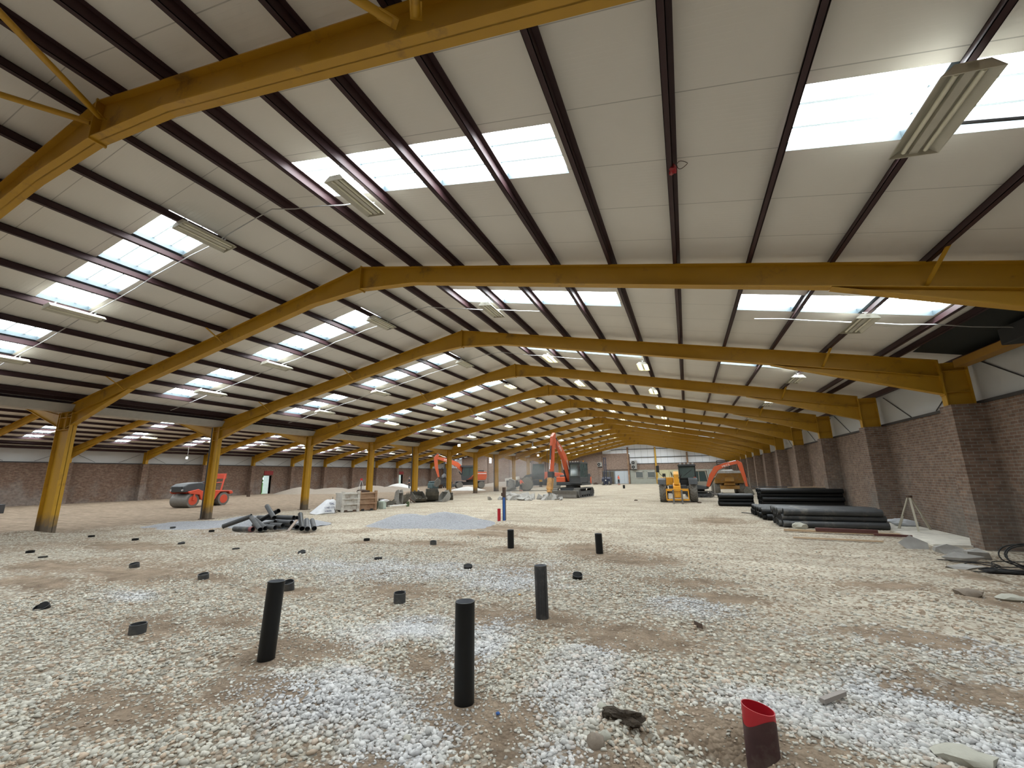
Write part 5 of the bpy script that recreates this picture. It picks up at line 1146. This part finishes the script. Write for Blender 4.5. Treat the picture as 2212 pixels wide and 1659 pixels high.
# ------------------------------------------------------------------ people
def skin_mesh(name, nodes, edges, m, parent, root=0, lv=2):
    me = bpy.data.meshes.new(name); me.from_pydata([n[:3] for n in nodes], edges, []); me.materials.append(m)
    o = bpy.data.objects.new(name, me); COL.objects.link(o); o.parent = parent
    s = o.modifiers.new('skin', 'SKIN'); s.use_smooth_shade = True
    for i, n in enumerate(nodes): me.skin_vertices[0].data[i].radius = (n[3], n[4] if len(n) > 4 else n[3]); me.skin_vertices[0].data[i].use_root = i == root
    b = o.modifiers.new('sub', 'SUBSURF'); b.levels = lv; b.render_levels = lv
    return o
def person(loc, rot, lb, lean=0.0, reach=0.0, scale=.88, vest_m=HIVIS, helmet=True, shorts=False):
    t = thing('person', lb, 'person', loc, rot, scale)
    f = -lean
    N = [(0, 0, .98, .13, .10), (0, f * .3, 1.15, .135, .10), (0, f * .7, 1.34, .16, .11), (0, f, 1.46, .10, .08), (0, f * 1.1, 1.54, .055), (0, f * 1.2, 1.62, .085, .095), (0, f * 1.2 - .01, 1.72, .09, .105)]
    E = [(0, 1), (1, 2), (2, 3), (3, 4), (4, 5), (5, 6)]
    for s in (-1, 1):
        k = len(N); el = (s * .25, f * .6 - .02 - reach * .10, 1.16 + reach * .04); wr = (s * .24, f * .6 - .12 - reach * .22, .94 + reach * .16)
        N += [(s * .19, f * .95, 1.42, .06), (*el, .045), (*wr, .03), (wr[0], wr[1] - .03, wr[2] - .08, .036, .02)]; E += [(3, k), (k, k + 1), (k + 1, k + 2), (k + 2, k + 3)]
        for j in range(4):      # four bent fingers and a thumb
            q = len(N); x = wr[0] + (j - 1.5) * .018; N += [(x, wr[1] - .045, wr[2] - .12, .008), (x, wr[1] - .06, wr[2] - .16 + .006 * abs(j - 1.5), .007)]; E += [(k + 3, q), (q, q + 1)]
        q = len(N); N += [(wr[0] - s * .04, wr[1] - .05, wr[2] - .08, .009), (wr[0] - s * .05, wr[1] - .065, wr[2] - .11, .008)]; E += [(k + 3, q), (q, q + 1)]
        k = len(N); st = .05 * s
        N += [(s * .10, 0, .90, .095), (s * .12, -.02 + st, .52, .065), (s * .12, .02 + st, .12, .045), (s * .12, -.10 + st, .05, .04)]; E += [(0, k), (k, k + 1), (k + 1, k + 2), (k + 2, k + 3)]
    skin_mesh('body', N, E, SKIN, t)
    V = [(0, .0, 1.0, .155, .12), (0, f * .3, 1.15, .16, .125), (0, f * .7, 1.34, .185, .13), (0, f, 1.46, .12, .10)]; VE = [(0, 1), (1, 2), (2, 3)]
    for s in (-1, 1):
        k = len(V); V += [(s * .19, f * .95, 1.42, .075), (s * .25, f * .6 - .02 - reach * .10, 1.16 + reach * .04, .06), (s * .243, f * .6 - .10 - reach * .2, 1.0 + reach * .13, .05)]; VE += [(3, k), (k, k + 1), (k + 1, k + 2)]
    skin_mesh('hivis_jacket', V, VE, vest_m, t)
    T = [(0, 0, .98, .15, .115)]; TE = []
    for s in (-1, 1):
        k = len(T); st = .05 * s; T += [(s * .10, 0, .88, .11), (s * .12, -.02 + st, .52, .085), (s * .12, .02 + st, .16 if not shorts else .45, .07)]; TE += [(0, k), (k, k + 1), (k + 1, k + 2)]
    skin_mesh('trousers', T, TE, TROUS, t)
    for s in (-1, 1): g = G(); g.lump((s * .12, -.05 + .05 * s, .055), (.06, .15, .065), 3, 2, .1); g.tube((s * .12, .02 + .05 * s, .06), (s * .12, .02 + .05 * s, .22), .06, n=12); obj('boot', g, BOOT, t, smooth=True)
    hx, hy, hzz = 0, f * 1.2, 1.68
    fa = G(); fa.lump((0, hy - .115, 1.66), (.016, .022, .022), 1, 1, .1); fa.tube((-.035, hy - .104, 1.69), (-.035, hy - .112, 1.69), .010, n=8); fa.tube((.035, hy - .104, 1.69), (.035, hy - .112, 1.69), .010, n=8); fa.box(-.03, .03, hy - .108, hy - .10, 1.605, 1.615); obj('face_features', fa, mat('face_dark', (.12, .06, .05)), t)
    for s in (-1, 1): g = G(); g.lump((s * .095, hy, 1.67), (.014, .025, .035), 2, 1, .1); obj('ear', g, SKIN, t, smooth=True)
    if helmet:
        g = G(); g.lathe((0, hy, 1.70), (0, 0, 1), [(0, .135), (.01, .118), (.06, .112), (.10, .085), (.125, .03)], 20); g.box(-.07, .07, hy - .19, hy - .1, 1.70, 1.712); obj('hard_hat', g, HELMET, t, smooth=True)
    return t
person((-16.9, 44.0, hz(-16.9, 44.0)), 2.6, 'person in an orange high-visibility top standing by the loader in the dust', lean=.06, reach=1, scale=.78)
person((-10.1, 69.5, hz(-10.1, 69.5)), 2.2, 'person in orange high-visibility clothes and dark trousers before the grey far doors', scale=.88, helmet=False)
person((-34.8, 48.7, hz(-34.8, 48.7)), -1.2, 'person in dark clothing standing beside a middle column in the left hall', vest_m=mat('dark_jacket', (.045, .04, .045), .9), scale=.95)

# ------------------------------------------------------------------ yard plant in the row behind the middle columns
def shore_box(x, y, rot, w, lb, m, tops):
    t = thing('steel_drag_box', lb, 'steel box', (x, y, hz(x, y)), rot)
    L_, D = w, .9; h = .93
    for yy in (-D / 2, D / 2 - .08):
        g = G(); g.box(-L_ / 2, L_ / 2, yy, yy + .08, .12, h)
        for k in range(3): z = .15 + k * .26; g.box(-L_ / 2 - .01, L_ / 2 + .01, yy - .07, yy + .15, z + .19, z + .255)
        g.box(-L_ / 2, L_ / 2, yy - .01, yy + .09, .0, .12) if False else g.box(-L_ / 2, L_ / 2 , yy - .012, yy + .092, .04, .13)
        obj('side_plate', g, m, t, bevel=.008)
    for xx in (-L_ / 2, L_ / 2 - .07):
        g = G(); g.box(xx, xx + .07, -D / 2, D / 2, .1, h); g.box(xx - .03, xx + .1, -D / 2 - .06, -D / 2 + .06, .0, h + .08); obj('end_plate', g, m, t)
    for xx in (-.25 * L_, .25 * L_): g = G(); g.box(xx - .08, xx + .08, -D / 2 - .02, D / 2, -.0, .1); obj('fork_pocket', g, BLACK if tops else RUSTB, t)
    if tops: g = G(); g.box(-.35, .2, -.2, .2, h, h + .09); g.lump((-.2, 0, h + .1), (.3, .15, .05), 2, 1, .5); obj('scrap_on_top', g, RUSTB, t)
shore_box(-16.35, 17.6, 1.07 - 1.57 + 1.6, .86, 'chalky white ribbed steel box next to the white bag', CREAMST, False)
shore_box(-16.05, 18.5, 1.07 - 1.57 + 1.6, .95, 'rust-stained ribbed steel box left of the third column', RUSTW, True)
def bulk_bag():
    t = thing('bulk_bag', 'white woven bulk bag with dark print slumped beside the white steel box', 'bulk bag', (-16.6, 16.25, hz(-16.6, 16.25)), 1.25)
    g = G(); n = 28; rows = [(0, .48, .40), (.03, .52, .42), (.15, .46, .38), (.32, .36, .34), (.48, .27, .29), (.60, .20, .24), (.64, .12, .16)]
    vs = []
    for z, a, b_ in rows:
        for i in range(n):
            an = 2 * math.pi * i / n; c, s = math.cos(an), math.sin(an); k = 1 + .05 * math.sin(an * 5 + z * 9) ; sq = (abs(c) ** .55 * (1 if c > 0 else -1), abs(s) ** .55 * (1 if s > 0 else -1))
            vs.append((a * sq[0] * k + .62 * z, b_ * sq[1] * k, z + .02 * math.sin(an * 3)))
    fs = [(k * n + i, k * n + (i + 1) % n, (k + 1) * n + (i + 1) % n, (k + 1) * n + i) for k in range(len(rows) - 1) for i in range(n)] + [tuple(range(n)), tuple(range((len(rows) - 1) * n, len(rows) * n))]
    g.add(vs, fs); obj('bag_body', g, BAG, t, smooth=True)
    g = G(); g.path([(.50, -.40, .02), (.42, -.35, .2), (.42, -.28, .38), (.40, -.12, .6), (.48, 0, .75)], .014, 6); obj('lifting_strap', g, BLACK, t)
    for body, z, sz, x in (('TAL', .46, .15, .28), ('S IND CO.', .29, .11, .16), ('GRAVEL', .13, .10, .08)):
        if body == 'GRAVEL': body = 'S MSSSE'
        y = -(.305 + (0.46 - z) * .26); tl = math.atan2(1, .27)
        text('bag_print', body, sz, INK, t, Matrix.Translation((x, y - .035, z)) @ Matrix.Rotation(tl, 4, 'X'), .004)
bulk_bag()
def bucket(loc, rot, w, r, lb, m=BUCKET, pitch=0.0, teeth=True):
    t = thing('excavator_bucket', lb, 'excavator bucket', loc, rot)
    out = [(-r * .95, r * .1), (-r * .6, 0), (.0, 0), (r * .5, r * .2), (r * .72, r * .6), (r * .66, r * 1.05), (r * .35, r * 1.35)]
    inn = [(y * .92 - .01, z * .94 + .035) for y, z in out]
    rt = Matrix.Rotation(pitch, 2); rp = lambda P: [tuple(rt @ Vector(p)) for p in P]
    zmin = min(p[1] for p in rp(out)); sh = lambda P: [(a, b_ - zmin) for a, b_ in rp(P)]
    g = G(); g.prism(sh(out + inn[::-1]), 'x', -w / 2, w / 2); obj('bucket_shell', g, m, t, bevel=.01)
    for s in (-1, 1): g = G(); g.prism(sh(out), 'x', s * w / 2 - .015, s * w / 2 + .015); obj('bucket_cheek', g, m, t)
    g = G()
    for s in (-.14, .14): g.prism(sh([(r * .7, r * .5), (r * .68, r * 1.1), (r * .3, r * 1.4), (r * .75, r * 1.62), (r * .98, r * 1.2), (r * .95, r * .7)]), 'x', s - .02, s + .02)
    obj('hanger_plate', g, m, t)
    if teeth:
        n = max(3, int(w / .2))
        for k in range(n):
            x = -w / 2 + (k + .5) * w / n; P = sh([(-r * .93, r * .07), (-r * 1.2, r * .16), (-r * .93, r * .17)]); g = G(); g.prism(P, 'x', x - .03, x + .03); obj('tooth', g, m, t)
def hzv(x, y): return (x, y, hz(x, y))
bucket(hzv(-17.1, 20.2), 2.0, 1.0, .55, 'wide open ditching bucket right of the rusty steel box', pitch=.15, teeth=False)
bucket(hzv(-16.6, 21.3), 2.6, .5, .42, 'dark bucket lying low behind the white drum', pitch=-.5)
bucket(hzv(-16.7, 22.2), 1.4, .35, .42, 'narrow grey trenching bucket in the middle of the row', pitch=.8, m=BUCKETL)
bucket(hzv(-16.8, 23.2), 1.7, .6, .5, 'square dark bucket tipped on its back in the row', pitch=-1.1)
bucket(hzv(-17.0, 25.0), .9, .75, .62, 'big muddy bucket left of the largest one, at the fifth column foot', pitch=-.35)
bucket(hzv(-17.6, 25.7), .7, .5, .55, 'dark bucket tucked behind the fifth column', pitch=-.7)
bucket(hzv(-16.5, 25.8), .6, .85, .85, 'largest muddy dark bucket standing on end in the row', pitch=-.65)
bucket(hzv(-15.8, 26.2), -.5, .85, .45, 'pale worn smooth bucket at the right of the row', m=BUCKETL, pitch=.1, teeth=False)
bucket(hzv(-16.3, 27.9), .5, .4, .48, 'small dark bucket at the far right end of the row', pitch=-.6)
g = G()
for a, b_ in (((-16.9, 23.9), (-17.3, 24.4)), ((-16.7, 24.1), (-17.4, 24.1))): g.bar((*a, .05), (*b_, .42), .06)
tag(obj('angle_trestle', g, RUSTB), 'small brown angle trestle leaning between two buckets', 'trestle')
t = thing('plastic_drum', 'pale mint drum with a torn bag beside the rusty box', 'drum', hzv(-15.75, 19.6)); g = G(); g.box(-.15, .2, -.13, .13, 0, .42); obj('drum_body', g, mat('pale_mint_plastic', (.42, .5, .45)), t, bevel=.03); g = G(); g.lump((.1, .1, .42), (.28, .15, .08), 5, 2, .7); obj('torn_bag', g, BAG, t)
g = G(); g.box(-15.98, -15.9, 19.15, 19.45, 0, .42); tag(obj('green_board', g, mat('dark_green_board', (.04, .055, .03))), 'dark green upright board at the end of the rusty box', 'board')
g = G(); g.bar((-15.6, 20.0, .12), (-15.3, 21.2, .12), .2, .05); tag(obj('white_board', g, WHITE), 'white board lying before the low buckets', 'board')
g = G(); g.box(-15.45, -15.3, 21.4, 21.5, 0, .28); tag(obj('green_can', g, mat('green_can_paint', (.05, .08, .03))), 'small dark green can at the end of the white board', 'can')
# left hall items
t = thing('open_skip', 'brown open skip on the ground in the far left hall', 'skip', hzv(-34.2, 54.6), -.6); g = G(); g.prism([(-1.0, .55), (-.8, 0), (.8, 0), (1.0, .55), (.92, .55), (.74, .06), (-.74, .06), (-.92, .55)], 'y', -.5, .5); obj('skip_body', g, RUSTB, t); 
for s in (-1, 1): g = G(); g.prism([(-1.0, .55), (-.8, 0), (.8, 0), (1.0, .55)], 'y', s * .5 - .02, s * .5 + .02); obj('skip_end', g, RUSTB, t)
t = thing('compressor', 'grey-green machine box standing left of the excavator arm', 'compressor', hzv(-33.4, 52.4), -.5); g = G(); g.box(-.75, .75, -.5, .5, .08, .75); g.box(-.7, 0, -.4, .4, .7, 1.05); obj('machine_casing', g, GREENST, t, bevel=.08); g = G(); g.box(-.9, .9, -.1, .1, 0, .1); obj('skid', g, DARK, t)
t = thing('drilling_rig', 'dark rig with hoses and a slim mast against the far left wall', 'drilling rig', hzv(-34.0, 56.5), -.3)
g = G(); g.box(-1.0, 1.0, -.7, .7, .2, .9); g.box(-.5, .5, -.4, .4, .9, 1.6); obj('rig_base', g, DARK, t, bevel=.04)
g = G(); g.bar((-.1, 0, .8), (-.1, 0, 4.3), .16); g.bar((.5, 0, .8), (.1, 0, 3.0), .08); obj('rig_mast', g, DARK, t)
hose(t, [(-.3, -.2, 3.0), (-.8, -.3, 2.6), (-.7, -.3, 1.6), (-.2, -.3, 1.2)], .05); hose(t, [(.2, -.2, 2.4), (.9, -.3, 2.0), (.7, -.3, 1.2)], .05)
g = G(); g.lump((.2, -.3, 1.7), (.4, .25, .35), 3, 2, .7); obj('hose_bundle', g, mat('grey_hoses', (.12, .12, .12)), t)
for x0, y0 in ((-.9, -.6), (.9, -.6), (-.9, .6), (.9, .6)): g = G(); g.box(x0 - .08, x0 + .08, y0 - .08, y0 + .08, 0, .25); obj('outrigger', g, DARK, t)
g = G(); g.box(-.12, .12, -.1, .1, 0, .55); g.box(-.28, .22, -.12, .12, .5, .62); t = obj('stub_post', g, RUSTB); t.location = hzv(-40.3, 29.9); tag(t, 'short rusty stub post with a cap plate near the left wall', 'post')
t = thing('concrete_beam', 'pale concrete beam on dark blocks by the far wall', 'beam', hzv(-24.6, 60.5), -.2); g = G(); g.rbox((0, 0, 1.15), (2.4, .5, .45), Matrix.Rotation(-.12, 3, 'Y')); obj('beam_body', g, CONC, t, bevel=.05); g = G(); g.box(-.9, .9, -.3, .3, 0, .95); obj('support_blocks', g, DARK, t, bevel=.05)
g = G(); g.box(-36.5, -35.95, 11.6, 12.1, 0, .5); tag(obj('dark_crate', g, DARK, bevel=.03), 'dark crate at the far left edge of the floor', 'crate')

# ------------------------------------------------------------------ far wall fittings
yw = YE - .02
def on_wall(nm, x0, x1, z0, z1, m, lb, cat, d=.06, bevel=0): g = G(); g.box(x0, x1, yw - d, yw - .002, z0, z1); return tag(obj(nm, g, m, bevel=bevel), lb, cat)
t = thing('roller_door', 'dark brown roller door behind the forklift', 'door', (-12.7, yw, 0)); g = G(); g.box(-1.0, 1.0, -.05, .02, 0, 2.1)
for z in np.arange(.1, 2.1, .16): g.box(-1.0, 1.0, -.07, -.05, z, z + .06)
obj('shutter', g, mat('dark_brown_shutter', (.10, .085, .06)), t); g = G(); g.box(-1.15, -1.0, -.1, .02, 0, 2.2); g.box(1.0, 1.15, -.1, .02, 0, 2.2); g.box(-1.3, 1.15, -.1, .02, 2.1, 2.22); obj('door_frame', g, LOUV, t)
t = thing('double_door', 'pale grey double doors in the far wall behind the standing person', 'door', (-10.3, yw, 0))
for x0, x1 in ((-1.2, .35), (.37, 1.25)): g = G(); g.box(x0, x1, -.06, .02, .05, 2.15); obj('door_leaf', g, DOORG, t, bevel=.02)
g = G(); g.box(-1.28, 1.32, -.03, .03, 0, 2.22); obj('door_frame', g, LOUV, t)
on_wall('rendered_panel', -8.95, -4.75, 0, 2.3, RENDER_, 'grey-green rendered lower part of the far wall', 'wall panel', .10)
for x0, x1, lb in ((-8.0, -6.9, 'left grey louvred window in the far wall'), (-6.1, -4.95, 'right grey louvred window in a pale frame in the far wall')):
    t = thing('louvred_window', lb, 'window', (x0, yw - .10, 0)); w = x1 - x0
    g = G(); g.box(0, w, -.03, .0, 1.05, 1.95)
    for z in np.arange(1.08, 1.95, .12): g.rbox((w / 2, -.05, z), (w, .07, .015), Matrix.Rotation(.6, 3, 'X'))
    obj('louvre_blades', g, LOUV, t); g = G()
    for a in ((-.1, 0, .98, 2.1), (w, w + .1, .98, 2.1)): g.box(a[0], a[1], -.06, 0, a[2], a[3])
    g.box(-.1, w + .1, -.06, 0, 1.95, 2.1); g.box(-.1, w + .1, -.06, 0, .95, 1.05); obj('window_frame', g, GUTTER, t)
for k, (x0, x1) in enumerate(((-4.6, -2.7), (-2.65, -.8), (-.75, 1.1), (1.15, 3.2), (3.25, 5.6))): on_wall('cream_panel', x0, x1, .05, 2.25, CREAMP if k < 3 else RENDER_, '%s cream lower panel of the far wall, counted from the louvred windows' % ORD[k].replace('nearest', 'first'), 'wall panel', .08)
for x, lb, m in ((-4.65, 'yellow steel wind post on the far gable', YEL), (.25, 'dull red steel wind post on the far gable', RUSTW), (-9.15, 'dull brown steel wind post at the step of the far brickwork', RUSTW), (-24, 'brown steel wind post on the far wall of the left hall', RUSTB)):
    g = G(); h = ztop(x) if x > XV else ztop(x, XL); g.box(x - .12, x + .12, yw - .28, yw - .04, 0, h - .3); tag(obj('wind_post', g, m), lb, 'post')
def ac(x, z, n, lb, w=.9):
    t = thing('air_conditioner', lb, 'air conditioner', (x, yw, z)); g = G(); g.box(-w / 2, w / 2, -.42, -.04, 0, .72 * n); obj('casing', g, mat('grey_casing', (.32, .31, .29)), t, bevel=.02)
    for k in range(n): g = G(); g.tube((-.12, -.46, .36 + .7 * k), (-.12, -.41, .36 + .7 * k), .26, n=20); obj('fan_grille', g, BLACK, t); g = G(); g.tube((-.12, -.48, .36 + .7 * k), (-.12, -.45, .36 + .7 * k), .07, n=12); obj('fan_hub', g, ALU, t)
    g = G(); g.box(-w / 2 + .05, w / 2 - .05, -.4, 0, -.1, 0); obj('bracket', g, BLACK, t)
ac(-14.0, 3.0, 1, 'small wall-mounted air conditioner left on the far brick wall', .8); ac(-8.2, 2.45, 2, 'large twin-fan air conditioner on the far wall beside the cladding')
g = G(); g.path([(-13.2, yw - .05, 2.35), (-8.5, yw - .05, 2.45)], .035, 6); tag(obj('wall_pipe', g, DARK), 'dark service pipe along the far brick wall', 'pipe')
for k, (x, y, r, lb) in enumerate(((-14.6, 73.8, .4, 'low dark junk heap at the foot of the far wall'), (-13.6, 74.2, .25, 'pale scrap by the forklift at the far wall'), (-3.2, 28.9, .1, 'dark stone on the pale floor left of the telehandler'), (.5, 27.2, .10, 'dark stone right of the telehandler front wheel'))):
    t = obj('scrap_heap' if k < 2 else 'cobble', G().lump((0, 0, 0), (r, r * .7, r * .5), k + 31, 2, .6), RUSTB if k != 1 else ROCKL); t.location = (x, y, hz(x, y) + r * .25); tag(t, lb, 'scrap' if k < 2 else 'stone')
g = G(); g.path([(-26.9, yw - .3, 6.3), (-26.9, yw - .3, 4.2)], .02, 5); g.lump((-26.9, yw - .3, 4.1), (.15, .15, .12), 1, 1, .2); tag(obj('pendant_socket', g, BLACK), 'black cord with a plug hanging before the far brick wall', 'cord')
# dark fabric bag / black sheet on pier foot, dust
m = bpy.data.materials.new('concrete_dust'); m.use_nodes = True; nt = m.node_tree; nt.nodes.remove(nt.nodes['Principled BSDF'])
vs = nd(nt, 'ShaderNodeVolumePrincipled'); vs.inputs['Color'].default_value = (.85, .83, .8, 1); vs.inputs['Anisotropy'].default_value = .1
tc = nd(nt, 'ShaderNodeTexCoord'); vm = nd(nt, 'ShaderNodeVectorMath', operation='LENGTH'); nt.links.new(tc.outputs['Object'], vm.inputs[0])
r = nd(nt, 'ShaderNodeMapRange'); r.inputs['From Min'].default_value = 1.0; r.inputs['From Max'].default_value = .2; r.inputs['To Max'].default_value = .15
nt.links.new(vm.outputs['Value'], r.inputs['Value']); n = nd(nt, 'ShaderNodeTexNoise', Scale=2.2, Detail=3.0); nt.links.new(tc.outputs['Object'], n.inputs['Vector'])
r2 = nd(nt, 'ShaderNodeMapRange'); r2.inputs['From Min'].default_value = .35; r2.inputs['From Max'].default_value = .7; nt.links.new(n.outputs['Fac'], r2.inputs['Value'])
mu = nd(nt, 'ShaderNodeMath', operation='MULTIPLY'); nt.links.new(r.outputs['Result'], mu.inputs[0]); nt.links.new(r2.outputs['Result'], mu.inputs[1]); nt.links.new(mu.outputs[0], vs.inputs['Density'])
nt.links.new(vs.outputs[0], nt.nodes['Material Output'].inputs['Volume'])
scene.cycles.volume_step_rate = 4; scene.cycles.volume_max_steps = 64; scene.cycles.volume_bounces = 0
g = G(); g.lump((0, 0, 0), 1.0, 0, 3, 0.0); t = obj('dust_cloud', g, m); t.location = (-15.0, 38.5, 1.7); t.scale = (4.6, 4.5, 2.6); t.rotation_euler = (0, 0, .35); tag(t, 'pale concrete dust drifting between the breaker and the loader', 'dust', kind='stuff')
